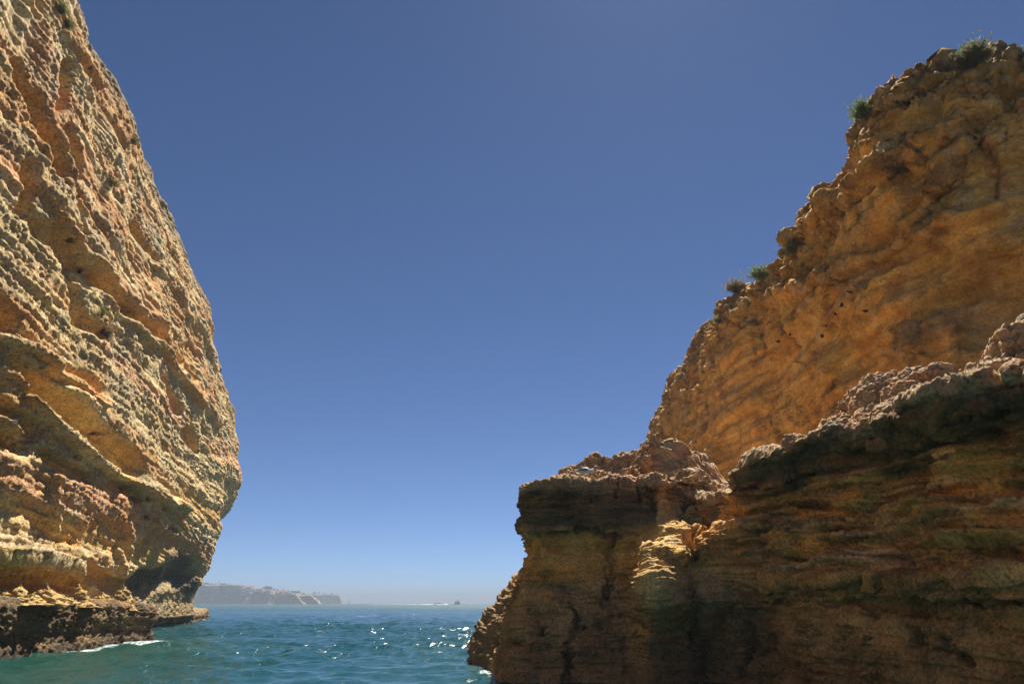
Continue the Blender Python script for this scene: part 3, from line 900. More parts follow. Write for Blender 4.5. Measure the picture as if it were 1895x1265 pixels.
    for pts, w in (([(1135, 985), (1133, 1040), (1128, 1075), (1120, 1115)], 9), ([(1268, 930), (1272, 1000), (1285, 1060), (1292, 1120), (1285, 1200)], 12), ([(1040, 985), (1100, 978), (1140, 988)], 6), ([(1060, 1120), (1060, 1190), (1050, 1250)], 10),
                   ([(1180, 880), (1185, 930)], 5), ([(1140, 890), (1142, 920)], 4), ([(1380, 1160), (1370, 1250)], 14), ([(1205, 905), (1215, 935)], 5)):
        crack = np.maximum(crack, stroke(wx, wy, pts, w))
    crack = crack * (.45 + .55 * sstep(-.4, .2, perlin(P, .8, .8, .8, 179)))
    D -= .42 * crack
    holes = [(1418, 1092, 12), (1450, 1088, 14), (1488, 1092, 10), (1528, 1086, 10), (1596, 1078, 12), (1640, 1078, 16), (1712, 1100, 16), (1868, 1110, 24), (1845, 1080, 12), (1700, 1180, 26), (1745, 1200, 30), (1780, 1230, 22), (1615, 1190, 14),
             (1565, 1150, 9), (1390, 1200, 18), (1340, 1120, 12), (1250, 1100, 10), (1140, 1120, 7), (1690, 735, 10), (1640, 1130, 9), (1810, 1010, 8), (1555, 1000, 6), (1880, 1230, 18), (1470, 910, 10), (1540, 905, 10), (1620, 900, 8), (1000, 1170, 10),
             (1080, 1160, 9), (1180, 1180, 12), (1230, 1210, 10)]
    pit = np.zeros_like(z0)
    for hx, hy, hr in holes:
        pit = np.maximum(pit, stroke(wx, wy, [(hx, hy)], hr))
    pit = pit * sstep(-.35, .25, perlin(P, .35, .35, .3, 180))
    D -= .5 * pit
    D += (.30 * fbm(P, .9, .9, .8, 185, 3, .55, 'b') + .25 * fbm(P, 1.6, 1.6, 1.6, 187, 2)) * sstep(1.03, 1.10, zf)
    # lumpy growth hanging below the rim of the overhang
    under = sstep(.84, .92, zf) * face * (px > 1380)
    D += .16 * under * fbm(P, .55, .55, .4, 181, 2, .5, 'r')
    wa, wb = worley((P[..., 1] + P[..., 0]) * .7, P[..., 2], .62, 15)
    D -= .26 * (1 - sstep(.12, .42, wa)) * (wb > .62) * face * sstep(-.2, .2, perlin(P, 2, 2, 2, 183))
    # the corner left of the cleft juts out
    but = stroke(wx, wy, [(1242, 985), (1235, 1030), (1215, 1075)], 52)
    D += .15 * but
    P = P + N * D[..., None]
    N = -grid_normals(P)
    cn = fbm(P, 1.3, 1.3, 1.0, 191, 4)
    topm = sstep(.955, .99, zf)
    crust = np.clip(np.maximum(sstep(-.25, .15, cn), topm) * (1 - .85 * smooth), .12, 1)
    E = .10 * fbm(P, .34, .34, .28, 195, 3, .6, 'b') + .065 * fbm(P, .13, .13, .11, 201, 2, .6, 'r')
    wd, wr = worley(P[..., 1] + P[..., 0], P[..., 2], .26, 5)
    E -= .12 * np.clip(1 - wd / .4, 0, 1) * (wr > .5)
    wd3, wr3 = worley(P[..., 1] + P[..., 0], P[..., 2], .13, 25)
    E -= .06 * np.clip(1 - wd3 / .45, 0, 1) * (wr3 > .5)
    E = E * crust + .035 * np.tanh(3 * perlin(Q, .45, .45, .085, 207)) * face * (1 - smooth) + .02 * fbm(P, .3, .3, .16, 205, 2)
    # popcorn knobs on the ledge tops
    wd2, wr2 = worley(P[..., 0], P[..., 1] + .7 * P[..., 2], .11, 8)
    E += .06 * topm * (1 - wd2) * (.4 + wr2) * (1 - .8 * smooth)
    P = P + N * E[..., None]
    n1 = fbm(P, 2.2, 2.2, 1.5, 211, 4)
    n2 = fbm(P, .7, .7, .5, 215, 3)
    zf = P[..., 2] / zr[:, None]
    col = np.broadcast_to(np.array((.66, .35, .11)), P.shape).copy()
    col = mixc(col, (.70, .37, .085), sstep(-.1, .35, n1))
    col = mixc(col, (.58, .34, .15), .7 * sstep(.0, .4, fbm(Q, .8, .8, .7, 221, 3)))
    col = mixc(col, OCHRE * .95, .6 * smooth)
    col = mixc(col, (.66, .46, .26), .55 * sstep(.12, .34, perlin(Q, .9, .9, .42, 223)) * sstep(.34, .5, zf))
    col = mixc(col, (.15, .10, .045), .5 * sstep(.14, .30, fbm(Q, .8, .8, .45, 225, 3)) * (1 - .6 * smooth))
    thin = perlin(Q, .5, .5, .085, 227) + .6 * perlin(Q, .3, .3, .04, 229)
    col = col * (1 + .42 * thin * face * sstep(.30, .46, zf))[..., None]
    # block: yellow face below the overhang
    yb = stroke(wx, wy, [(1010, 1030), (1110, 1030)], 60) + stroke(wx, wy, [(1245, 985), (1240, 1040), (1200, 1090)], 55)
    col = mixc(col, (.74, .40, .10), .8 * np.clip(yb, 0, 1))
    col = mixc(col, (.64, .47, .20), .7 * stroke(wx, wy, [(1245, 975), (1235, 1040), (1205, 1100)], 50))  # paler tint for the sunlit buttress, sunlight put into the colour
    # orange stain below the right-hand rim
    col = mixc(col, (.50, .29, .10), .6 * stroke(wx, wy, [(1500, 880), (1640, 830), (1800, 800), (1895, 790)], 60))
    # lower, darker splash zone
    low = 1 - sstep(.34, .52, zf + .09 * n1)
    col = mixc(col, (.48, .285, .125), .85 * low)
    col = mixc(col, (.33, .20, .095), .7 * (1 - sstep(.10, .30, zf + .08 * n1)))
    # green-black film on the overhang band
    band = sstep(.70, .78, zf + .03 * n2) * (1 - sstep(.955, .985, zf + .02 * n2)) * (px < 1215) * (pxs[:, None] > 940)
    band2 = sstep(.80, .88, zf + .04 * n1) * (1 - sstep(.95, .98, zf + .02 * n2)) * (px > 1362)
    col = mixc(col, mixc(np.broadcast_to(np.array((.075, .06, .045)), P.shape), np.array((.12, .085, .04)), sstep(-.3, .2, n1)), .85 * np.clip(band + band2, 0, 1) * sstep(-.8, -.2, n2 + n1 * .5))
    col = mixc(col, (.13, .12, .05), .7 * stroke(wx, wy, [(980, 990), (1040, 985), (1120, 985)], 14))
    # pale crust of the ledge tops
    topm = sstep(.925, .985, zf + .05 * n2 + .02 * n1)
    col = mixc(col, mixc(np.broadcast_to(np.array((.50, .36, .22)), P.shape), (.46, .28, .16), sstep(-.1, .3, n2)), .95 * topm)
    col = mixc(col, OCHRE, .5 * topm * smooth)
    col = mixc(col, (.16, .14, .11), .5 * topm * sstep(.15, .4, n1) * (px > 1300))
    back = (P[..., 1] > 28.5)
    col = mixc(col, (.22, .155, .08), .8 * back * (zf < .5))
    col = mixc(col, (.06, .05, .035), .5 * crack)
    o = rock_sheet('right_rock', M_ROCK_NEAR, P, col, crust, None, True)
    tag(o, 'near wave-cut rock with a flat sunlit ledge on top and a dark undercut face', kind='structure')
    return o

ROCK = build_rock()

# knobs of rock in the cleft between block and overhang
for i, (kx, ky, hpx, wpx, Yd, colr) in enumerate([
        (1285, 912, 44, 46, 25.9, (.48, .34, .15)), (1322, 930, 50, 44, 25.6, (.48, .34, .17)), (1262, 890, 26, 40, 25.6, (.52, .38, .22)), (1300, 1000, 60, 64, 24.7, (.47, .33, .16)),
        (1348, 975, 74, 52, 23.9, (.30, .24, .16)), (1352, 1015, 44, 66, 23.2, (.48, .34, .16)), (1322, 1045, 52, 70, 23.4, (.50, .35, .14))]):
    c = at_depth(kx, ky, Yd)
    sc = Yd / FPX
    rock_lump('rock_knob', tuple(c), wpx * .55 * sc, hpx * sc, ROCK, M_ROCK_NEAR, colr, 300 + i, .75, (random.uniform(-.2, .2), .2), (64, 48), .25, .7)
# loose stones along the rim
for i, (kx, ky, w) in enumerate([(1132, 888, 13), (1008, 888, 9), (1060, 886, 8), (1160, 886, 10), (1205, 884, 9), (1100, 884, 9), (1040, 890, 8)]):
    p, n = surf_at('right_rock', kx, ky, 4)
    r = w * .5 * p[1] / FPX
    rock_lump('stone', (p[0], p[1] + .05, p[2] - .02), r, r * 1.6, ROCK, M_ROCK_NEAR, (.47, .31, .17), 400 + i, .4, (0, 0), (14, 10), .4)
# ------------------------------------------------------------------ far headland with houses and trees
M_FAR = rock_mat('headland_rock', 1.2, 1.0)
HEAD_TOP = [(300, 1076), (340, 1081), (370, 1083), (407, 1081.5), (425, 1083), (441, 1085), (450, 1091), (468, 1093), (485, 1092.5), (510, 1096), (543, 1099), (570, 1100.5), (588, 1101), (593, 1104)]
CAPE_TOP = [(560, 1101), (585, 1100), (605, 1100), (622, 1101), (632, 1103), (636, 1106), (637.5, 1111)]

def headland(name, pts, top, slope, mean_y, label):
    path = Path(pts, 1, 500.0)
    s = np.linspace(0, path.L, 300)
    x, y, _, _ = path.at(s)
    pxs = 947.5 + FPX * x / (y * CP)
    tx, ty = np.array(top).T
    tpy = np.interp(pxs, tx, ty)
    zr = np.array([at_depth(a, b, c)[2] for a, b, c in zip(pxs, tpy, y)])
    sl = np.interp(pxs, *np.array(slope).T)
    one = np.ones_like(s)
    lev = np.array([1, .9, .75, .6, .45, .3, .15, .0, -.1])
    O = -sl[:, None] * np.array([1, .93, .7, .62, .4, .33, .12, 0, -.02])[None, :] * 34
    Z = lev[None, :] * zr[:, None]
    O = np.concatenate([(O[:, 0] - 120)[:, None], (O[:, 0] - 40)[:, None], (O[:, 0] - 4)[:, None], O], 1)
    Z = np.concatenate([(zr - 6)[:, None], (zr - 1)[:, None], (zr + .4)[:, None], Z], 1)
    P = sweep(path, s, O, Z, [4, 6, 4] + [9] * 8)
    N = -grid_normals(P)
    D = 5.0 * fbm(P, 60, 60, 40, 301, 4) + 1.6 * fbm(P * np.array([.2, .2, 1]), 7, 7, 5, 305, 3) + 2.0 * fbm(P, 14, 14, 9, 307, 3, .6, 'r')
    P = P + N * (D * sstep(-2, 6, P[..., 2]))[..., None]
    n = fbm(P, 40, 40, 12, 311, 3)
    col = np.broadcast_to(np.array((.34, .26, .17)), P.shape).copy()
    col = mixc(col, (.50, .42, .30), sstep(-.1, .4, n))
    col = mixc(col, (.34, .20, .11), .7 * sstep(.1, .4, fbm(P * np.array([.1, .1, 1]), 6, 6, 6, 313, 3)))
    flat = sstep(-1.5, 1.0, P[..., 2] - zr[:, None])
    col = mixc(col, (.16, .14, .07), .8 * flat)
    o = rock_sheet(name, M_FAR, P, col, np.ones(P.shape[:2]), None, True)
    tag(o, label, kind='structure')
    return o

hp = []
for px_, Y_ in [(200, 1900), (300, 1830), (352, 1800), (362, 1760), (372, 1800), (383, 1790), (390, 1735), (396, 1800), (420, 1790), (440, 1770), (452, 1700), (470, 1760), (484, 1740), (497, 1690), (512, 1770), (528, 1760), (545, 1740), (560, 1700), (576, 1760), (590, 1730), (594, 1800), (580, 1950)]:
    hp.append(at_depth(px_, 1115, Y_)[:2])
HEADLAND = headland('headland', hp[::1], HEAD_TOP, [(300, .1), (385, .12), (391, .7), (397, .12), (440, .12), (452, 1.0), (470, .8), (484, .25), (497, 1.1), (512, .6), (528, .15), (545, .5), (565, 1.0), (590, .6)], 1780,
                    'long hazy cliff headland on the horizon with a village along its top')
cp_ = []
for px_, Y_ in [(520, 2500), (560, 2450), (590, 2420), (615, 2440), (630, 2420), (637, 2460), (636, 2600), (620, 2800)]:
    cp_.append(at_depth(px_, 1115, Y_)[:2])
CAPE = headland('cape', cp_, CAPE_TOP, [(500, .1), (615, .1), (630, .3), (637, .5)], 2440, 'faint farther cape ending the hazy headland beside open sea')

M_WHITE = plain('house_wall', (.72, .69, .64), .8, .08, .2)
M_ROOF = plain('house_roof', (.45, .17, .09), .85, .2, .3)
M_WIN = plain('house_window', (.05, .06, .08), .3, .1, 1)
M_TREE = plain('tree_leaves', (.055, .075, .035), .8, .4, .4)
M_TRUNK = plain('tree_trunk', (.12, .08, .05), .9, .2, 1)

def box_mesh(name, x0, x1, y0, y1, z0, z1):
    V = [(x, y, z) for x in (x0, x1) for y in (y0, y1) for z in (z0, z1)]
    F = [(0, 1, 3, 2), (4, 6, 7, 5), (0, 4, 5, 1), (2, 3, 7, 6), (0, 2, 6, 4), (1, 5, 7, 3)]
    return raw_mesh(name, V, F, False)

def gable_mesh(name, w, d, z0, h, over=.5):
    w2, d2 = w / 2 + over, d / 2 + over
    V = [(-w2, -d2, z0), (w2, -d2, z0), (w2, d2, z0), (-w2, d2, z0), (-w2, 0, z0 + h), (w2, 0, z0 + h)]
    me = bpy.data.meshes.new(name)
    me.from_pydata(V, [], [(0, 1, 5, 4), (2, 3, 4, 5), (0, 4, 3), (1, 2, 5), (0, 3, 2, 1)])
    return me

def house(px_, py_, Y, w, d, h, roof, label, rz=0.0):
    b = at_depth(px_, py_, Y)
    t = empty('house', tuple(b), rz)
    tag(t, label, 'house', 'white houses on the headland')
    link('wall', box_mesh('wall', -w / 2, w / 2, -d / 2, d / 2, -3, h), M_WHITE, t)
    if roof:
        link('roof', gable_mesh('roof', w, d, h + .02, h * .35), M_ROOF, t)
    else:
        link('parapet', box_mesh('parapet', -w / 2 - .2, w / 2 + .2, -d / 2 - .2, d / 2 + .2, h + .01, h + .7), M_WHITE, t)
    nwin = max(2, int(w / 4))
    for k in range(nwin):
        x = -w / 2 + (k + .5) * w / nwin
        link('window', box_mesh('window', x - .6, x + .6, -d / 2 - .06, -d / 2 + .04, h * .35, h * .75), M_WIN, t)
    return t

for a in [(446, 1087.6, 1790, 9, 8, 5, 1, 'small white house nearest the bare cliff brow of the headland'),
          (451, 1088.2, 1760, 10, 9, 6, 0, 'white flat-topped house second from the bare cliff brow'),
          (452, 1091.4, 1735, 9, 8, 5, 1, 'white house with red roof lowest down beside the sunlit gully'),
          (456.5, 1089.6, 1750, 10, 8, 6, 1, 'red-roofed white house in the middle of the village cluster'),
          (461, 1091.6, 1740, 11, 9, 6, 0, 'wide white flat-topped house at the front of the village'),
          (465, 1090.4, 1770, 9, 8, 7, 1, 'tall red-roofed house at the back of the village'),
          (468, 1092.6, 1745, 10, 8, 5, 0, 'low white house right of the village front'),
          (473.5, 1092.6, 1760, 17, 9, 5, 1, 'long house with wide orange roof at the village end'),
          (483, 1093.0, 1765, 12, 9, 4.5, 1, 'cream house with orange roof just left of the dark grove'),
          (498, 1093.6, 1760, 15, 9, 5, 0, 'pale grey house half hidden below the dark grove'),
          (513, 1096.8, 1770, 12, 8, 4.5, 0, 'low white house right of the dark grove'),
          (519, 1096.4, 1775, 9, 8, 5, 1, 'small white house between two dark trees past the grove'),
          (526, 1097.6, 1770, 15, 9, 5, 1, 'broad house with pink-orange roof farthest right on the headland'),
          (535, 1098.6, 1768, 11, 8, 4, 1, 'small brownish-roofed house by the last trees of the headland')]:
    house(*a)

def leaf_cloud(n, rx, ry, rz_, size, seed, hollow=.35):
    rs = np.random.RandomState(seed)
    d = rs.normal(size=(n, 3)); d /= np.linalg.norm(d, axis=1, keepdims=True)
    r = (hollow + (1 - hollow) * rs.rand(n, 1) ** .5) * (.75 + .35 * np.sin(d[:, :1] * 3.1 + seed) * np.cos(d[:, 1:2] * 4 + seed * 2))
    c = d * r * np.array([rx, ry, rz_])
    a = rs.normal(size=(n, 3)); a /= np.linalg.norm(a, axis=1, keepdims=True)
    b = np.cross(a, rs.normal(size=(n, 3))); b /= np.linalg.norm(b, axis=1, keepdims=True)
    k = size * (.6 + .8 * rs.rand(n, 1))
    V = np.stack([c - a * k, c + b * k * .5, c + a * k, c - b * k * .5], 1).reshape(-1, 3)
    return V, np.arange(4 * n).reshape(-1, 4)

def tree(px_, py_, Y, w, h, label, seed):
    b = at_depth(px_, py_, Y)
    t = empty('tree', tuple(b))
    tag(t, label, 'tree', 'trees on the headland')
    V, F = leaf_cloud(110, w / 2, w / 2, h * .36, .16 * w, seed)
    c = link('crown', raw_mesh('crown', V + np.array([0, 0, h * .62]), F, False), M_TREE, t)
    th = np.linspace(0, 2 * np.pi, 6, endpoint=False)
    V = np.concatenate([np.stack([np.cos(th) * r, np.sin(th) * r, 0 * th + z], -1) for r, z in ((.35, -3), (.25, h * .3), (.12, h * .6))])
    F = [(k * 6 + i, k * 6 + (i + 1) % 6, (k + 1) * 6 + (i + 1) % 6, (k + 1) * 6 + i) for k in range(2) for i in range(6)]
    link('trunk', raw_mesh('trunk', V, F), M_TRUNK, t)

for i, a in enumerate([
        (372, 1082.6, 1800, 6, 6, 'first dark tree beside the sunlit cliff nose on the headland'),
        (378, 1082.2, 1800, 9, 6, 'broad dark tree leftmost of the row on the headland brow'), (383.5, 1082, 1800, 9, 7, 'broad dark tree second in the row on the headland brow'),
        (391, 1082.4, 1795, 8, 4.5, 'low bushy tree left of the tower'), (398, 1082.3, 1795, 6, 4.5, 'small round tree just left of the tower'), (409, 1081.8, 1795, 7, 4.5, 'low dark tree touching the right side of the tower'),
        (415, 1082.4, 1795, 8, 5, 'spreading dark tree a little right of the tower'), (425.5, 1083.8, 1790, 5, 5.5, 'lone upright tree between tower and village'), (440.5, 1085.6, 1790, 5, 6, 'first of two thin trees before the village'),
        (444.5, 1086, 1792, 5, 6.5, 'second of two thin trees before the village'), (487, 1092.4, 1790, 11, 8, 'left dome of the dark grove in mid headland'), (492.5, 1091, 1795, 13, 10, 'tallest dome of the dark grove in mid headland'),
        (499, 1091.4, 1795, 13, 9, 'right-hand dome of the dark grove in mid headland'), (505.5, 1093.6, 1785, 9, 8, 'last tree at the right foot of the dark grove'), (512.5, 1094.6, 1785, 6, 8, 'upright dark tree just past the grove'),
        (524, 1095.6, 1795, 8, 7, 'round tree behind the broad pink-roofed house'), (533, 1097.4, 1790, 11, 7, 'wide dark tree right of the broad pink-roofed house'), (541, 1098.6, 1785, 9, 8, 'dark tree on the falling brow right of the houses'),
        (547, 1098.8, 1785, 11, 8, 'wide dark tree farther along the falling brow'), (553, 1099, 1785, 8, 9, 'pointed tree above the last sunlit bluff'), (561, 1100.4, 1785, 10, 5, 'low tree clump above the last sunlit bluff'),
        (581, 1100.8, 2450, 12, 11, 'bluish tree where the farther cape begins'), (590, 1100.4, 2450, 7, 12, 'thin tree near the start of the farther cape'), (600, 1100.2, 2450, 9, 8, 'small tree midway along the farther cape'),
        (614, 1100.6, 2450, 8, 10, 'tree before the end of the farther cape'), (623, 1101.4, 2450, 8, 6, 'last low tree at the tip of the farther cape')]):
    tree(*a, seed=500 + i)

# small tower on the brow
tw = empty('tower', tuple(at_depth(405, 1082.0, 1790)))
tag(tw, 'thin pale tower standing alone on the headland brow', 'tower')
def tube_mesh(name, rings, n=10):
    th = np.linspace(0, 2 * np.pi, n, endpoint=False)
    V = np.concatenate([np.stack([np.cos(th) * r + cx, np.sin(th) * r + cy, 0 * th + z], -1) for r, cx, cy, z in rings])
    F = [(k * n + i, k * n + (i + 1) % n, (k + 1) * n + (i + 1) % n, (k + 1) * n + i) for k in range(len(rings) - 1) for i in range(n)]
    return raw_mesh(name, V, F)
link('shaft', tube_mesh('shaft', [(1.6, 0, 0, -2), (1.4, 0, 0, 5), (1.15, 0, 0, 6.5)]), M_WHITE, tw)
link('lantern', tube_mesh('lantern', [(1.7, 0, 0, 6.51), (1.7, 0, 0, 6.9), (.9, 0, 0, 6.92), (.9, 0, 0, 8.4), (.05, 0, 0, 9.6)]), M_ROOF, tw)
link('plinth', box_mesh('plinth', 1.7, 7, -2.5, 2.5, -2, 2.2), M_WHITE, tw)
# ------------------------------------------------------------------ birds
M_GULL = plain('gull_white', (.78, .77, .74), .6, .06, 20)
M_GULLWING = plain('gull_wing_grey', (.21, .22, .25), .6, .1, 20)
M_BEAK = plain('gull_beak', (.75, .40, .05), .4, .08, 30)
M_LEG = plain('gull_leg', (.62, .36, .14), .5, .1, 30)
M_DARK = plain('bird_dark', (.02, .02, .022), .5, .1, 30)
M_PIGEON = plain('pigeon_slate', (.035, .037, .05), .55, .3, 25)
M_PIGEONLT = plain('pigeon_pale', (.42, .44, .52), .6, .1, 25)

def loft(name, st, n=16):
    """body from stations (x, y, z_top, z_bottom, half_width)"""
    st = np.array(st, float)
    u = np.linspace(0, len(st) - 1, len(st) * 4)
    st = catmull(st, 4)
    th = np.linspace(0, 2 * np.pi, n, endpoint=False)
    V = []
    for x, y, zt, zb, w in st:
        zc, hh = (zt + zb) / 2, max((zt - zb) / 2, .001)
        V.append(np.stack([0 * th + x, y + max(w, .001) * np.cos(th), zc + hh * np.sin(th)], -1))
    V = np.array(V)
    me = raw_mesh(name, V.reshape(-1, 3), [(k * n + i, k * n + (i + 1) % n, (k + 1) * n + (i + 1) % n, (k + 1) * n + i) for k in range(len(st) - 1) for i in range(n)])
    return me

def bar(name, a, b, r0, r1, n=6):
    a, b = Vector(a), Vector(b)
    q = (b - a).to_track_quat('Z', 'Y').to_matrix()
    V = []
    for p, r in ((a, r0), (b, r1)):
        for i in range(n):
            V.append(tuple(p + q @ Vector((math.cos(i * 2 * math.pi / n) * r, math.sin(i * 2 * math.pi / n) * r, 0))))
    return raw_mesh(name, V, [(i, (i + 1) % n, n + (i + 1) % n, n + i) for i in range(n)])

gp, gn = surf_at('right_rock', 1083, 893, 4)
gull = empty('gull', (gp[0], gp[1] - .10, gp[2] + .13))
tag(gull, 'white and grey gull bending forward on the flat sunlit ledge', 'gull')
link('body', loft('body', [(-.40, 0, .252, .246, .012), (-.33, 0, .285, .236, .04), (-.25, 0, .318, .215, .06), (-.15, 0, .355, .175, .085), (-.03, 0, .385, .150, .098), (.07, 0, .372, .160, .09), (.14, 0, .340, .185, .07), (.195, 0, .312, .200, .05),
                           (.24, 0, .325, .212, .046), (.275, 0, .325, .215, .046), (.31, 0, .300, .218, .034), (.335, 0, .265, .228, .014)]), M_GULL, gull)
for sgn in (-1, 1):
    w = link('wing', loft('wing', [(-.36, sgn * .02, .262, .254, .006), (-.27, sgn * .052, .30, .262, .012), (-.15, sgn * .080, .345, .245, .018), (-.03, sgn * .094, .360, .232, .018), (.06, sgn * .088, .345, .25, .014), (.10, sgn * .075, .32, .28, .006)], 10), M_GULLWING, gull)
    link('leg', bar('leg', (-.005, sgn * .035, .17), (.01, sgn * .035, -.06), .008, .006), M_LEG, gull)
    link('foot', loft('foot', [(-.02, sgn * .035, -.02, -.03, .006), (.02, sgn * .035, -.015, -.032, .02), (.06, sgn * .035, -.02, -.032, .03)], 8), M_LEG, gull)
    link('eye', loft('eye', [(.285, sgn * .044, .28, .278, .001), (.292, sgn * .045, .288, .272, .003), (.299, sgn * .043, .28, .278, .001)], 6), M_DARK, gull)
link('beak', loft('beak', [(.325, 0, .275, .235, .016), (.345, 0, .245, .205, .011), (.358, 0, .205, .178, .007), (.36, 0, .17, .165, .002)], 8), M_BEAK, gull)

def pigeon(surface, px_, py_, rz, pitch, label, pale=False, size=1.0, group='dark pigeons on the orange cliff'):
    p, n = surf_at(surface, px_, py_, 3)
    t = empty('pigeon', tuple(p + n * .06))
    t.rotation_euler = (0, pitch, rz)
    t.scale = (size,) * 3
    tag(t, label, 'pigeon', group)
    mt = M_PIGEONLT if pale else M_PIGEON
    link('body', loft('body', [(-.20, 0, .075, .07, .03), (-.13, 0, .10, .06, .035), (-.05, 0, .145, .02, .06), (.03, 0, .165, .01, .066), (.09, 0, .175, .04, .05), (.115, 0, .20, .10, .036), (.13, 0, .225, .15, .032), (.155, 0, .222, .165, .026), (.17, 0, .195, .185, .008)], 12), mt, t)
    for sgn in (-1, 1):
        link('wing', loft('wing', [(-.17, sgn * .03, .09, .08, .005), (-.08, sgn * .055, .13, .065, .012), (.02, sgn * .066, .15, .06, .012), (.07, sgn * .055, .13, .09, .005)], 8), mt if not pale else M_PIGEONLT, t)
        link('leg', bar('leg', (0, sgn * .025, .03), (.01, sgn * .025, -.06), .005, .005), M_LEG, t)
    link('beak', loft('beak', [(.162, 0, .2, .185, .008), (.19, 0, .188, .183, .003)], 6), M_DARK, t)
    if pale:
        link('head', loft('head', [(.118, 0, .2, .14, .03), (.13, 0, .228, .15, .035), (.155, 0, .225, .163, .029), (.172, 0, .198, .183, .009)], 10), M_PIGEON, t)
    return t

for px_, py_, rz, pi_, sz, lab in [
        (1569, 541, 2.2, -.9, 1.15, 'dark pigeon clinging topmost on the orange cliff, biggest of the flock'), (1559, 563, 1.8, .9, 1.0, 'dark pigeon second from the top of the diagonal flock'),
        (1546, 583, .6, 0, 1.0, 'dark pigeon in the middle of the diagonal flock'), (1530, 603, 2.0, .7, 1.0, 'dark pigeon fourth down the diagonal flock'), (1521, 625, 4.3, .8, 1.15, 'dark pigeon at the lower end of the diagonal flock, body slanted'),
        (1603, 577, 2.6, .3, 1.0, 'dark pigeon apart to the right of the flock beside sunlit crust'), (1460, 620, 1.0, -.2, 1.0, 'dark pigeon left of the flock, upper one of the two by the crack'), (1441, 632, 2.4, .2, 1.0, 'dark pigeon farthest left, lower one of the two by the crack')]:
    pigeon('right_cliff', px_, py_, rz, pi_, lab, False, sz)
pigeon('left_cliff', 25, 783, .15, 0, 'pale pigeon with dark head in the left cliff hollow', True, 1.1, 'pale pigeons on the left cliff')
pigeon('left_cliff', 317, 983, .3, 0, 'pale pigeon at the mouth of the small round holes', True, 1.3, 'pale pigeons on the left cliff')

# ------------------------------------------------------------------ plants
def leaf_mat(name, col, *a):
    m = plain(name, col, *a)
    nt = m.node_tree
    b = nt.nodes['Principled BSDF']
    tr = nt.nodes.new('ShaderNodeBsdfTranslucent')
    mx = nt.nodes.new('ShaderNodeMixShader')
    mx.inputs[0].default_value = .45
    nt.links.new(b.inputs['Base Color'].links[0].from_socket, tr.inputs[0])
    nt.links.new(b.outputs[0], mx.inputs[1])
    nt.links.new(tr.outputs[0], mx.inputs[2])
    nt.links.new(mx.outputs[0], nt.nodes['Material Output'].inputs[0])
    return m
M_LEAF = [leaf_mat('leaf_green', (.13, .19, .055), .7, .5, 9), leaf_mat('leaf_olive', (.21, .21, .085), .7, .5, 9), leaf_mat('leaf_dry', (.23, .15, .08), .8, .4, 9), leaf_mat('leaf_bright', (.28, .30, .07), .7, .4, 9)]
M_STEM = plain('shrub_stem', (.10, .07, .045), .9, .3, 12)

def shrub(surface, px_, py_, wpx, hpx, kind, label, seed, up=.75, n=170, sink=.0, name='shrub', mix=None):
    p, nrm = surf_at(surface, px_, py_, 4)
    _, _, d = project(p)
    m = float(d) / FPX
    w, h = wpx * m, hpx * m
    rs = np.random.RandomState(seed)
    V, F, V2, F2, VS, FS = [], [], [], [], [], []
    ax = np.array([nrm[0] * (1 - up) * 1.0, nrm[1] * (1 - up), up]); ax /= np.linalg.norm(ax)
    for k in range(n):
        dv = rs.normal(size=3); dv /= np.linalg.norm(dv)
        dv = dv * .85 + ax * 1.0
        dv /= np.linalg.norm(dv)
        L = (.45 + .6 * rs.rand())
        tip = dv * L * np.array([w * .58, w * .58, h])
        base = rs.normal(size=3) * np.array([w * .12, w * .12, h * .03])
        bend = rs.normal(size=3) * .12 * h
        side = np.cross(dv, rs.normal(size=3)); side /= np.linalg.norm(side)
        wd = .016 * (w + h) * .5 + .004
        pts = [base + (tip) * t + bend * t * t for t in (0, .4, .75, 1.0)]
        ws = [wd * .5, wd * .45, wd * .35, .001]
        i0 = len(VS)
        for q, ww in zip(pts, ws):
            VS += [q - side * ww * .5, q + side * ww * .5]
        FS += [(i0 + 2 * j, i0 + 2 * j + 1, i0 + 2 * j + 3, i0 + 2 * j + 2) for j in range(3)]
        for j in range(9):
            t = .35 + .65 * rs.rand()
            q = base + tip * t + bend * t * t
            a = dv * .8 + rs.normal(size=3) * .6; a /= np.linalg.norm(a)
            b = np.cross(a, rs.normal(size=3)); b /= np.linalg.norm(b)
            ll = (.045 + .05 * rs.rand()) * (w + h)
            tgt_v, tgt_f = (V2, F2) if (mix is not None and rs.rand() < .4) else (V, F)
            i0 = len(tgt_v)
            tgt_v += [q, q + a * ll * .5 + b * ll * .13, q + a * ll, q + a * ll * .5 - b * ll * .13]
            tgt_f.append((i0, i0 + 1, i0 + 2, i0 + 3))
    t = empty(name, tuple(p + nrm * (.12 * w) - np.array((0, 0, sink))))
    tag(t, label, 'shrub' if name == 'shrub' else 'grass tuft', 'plants on the cliffs')
    link('stem', raw_mesh('stem', VS, FS, False), M_STEM, t)
    link('foliage', raw_mesh('foliage', V, F, False), M_LEAF[kind], t)
    if V2:
        link('foliage', raw_mesh('foliage', V2, F2, False), M_LEAF[mix], t)
    return t

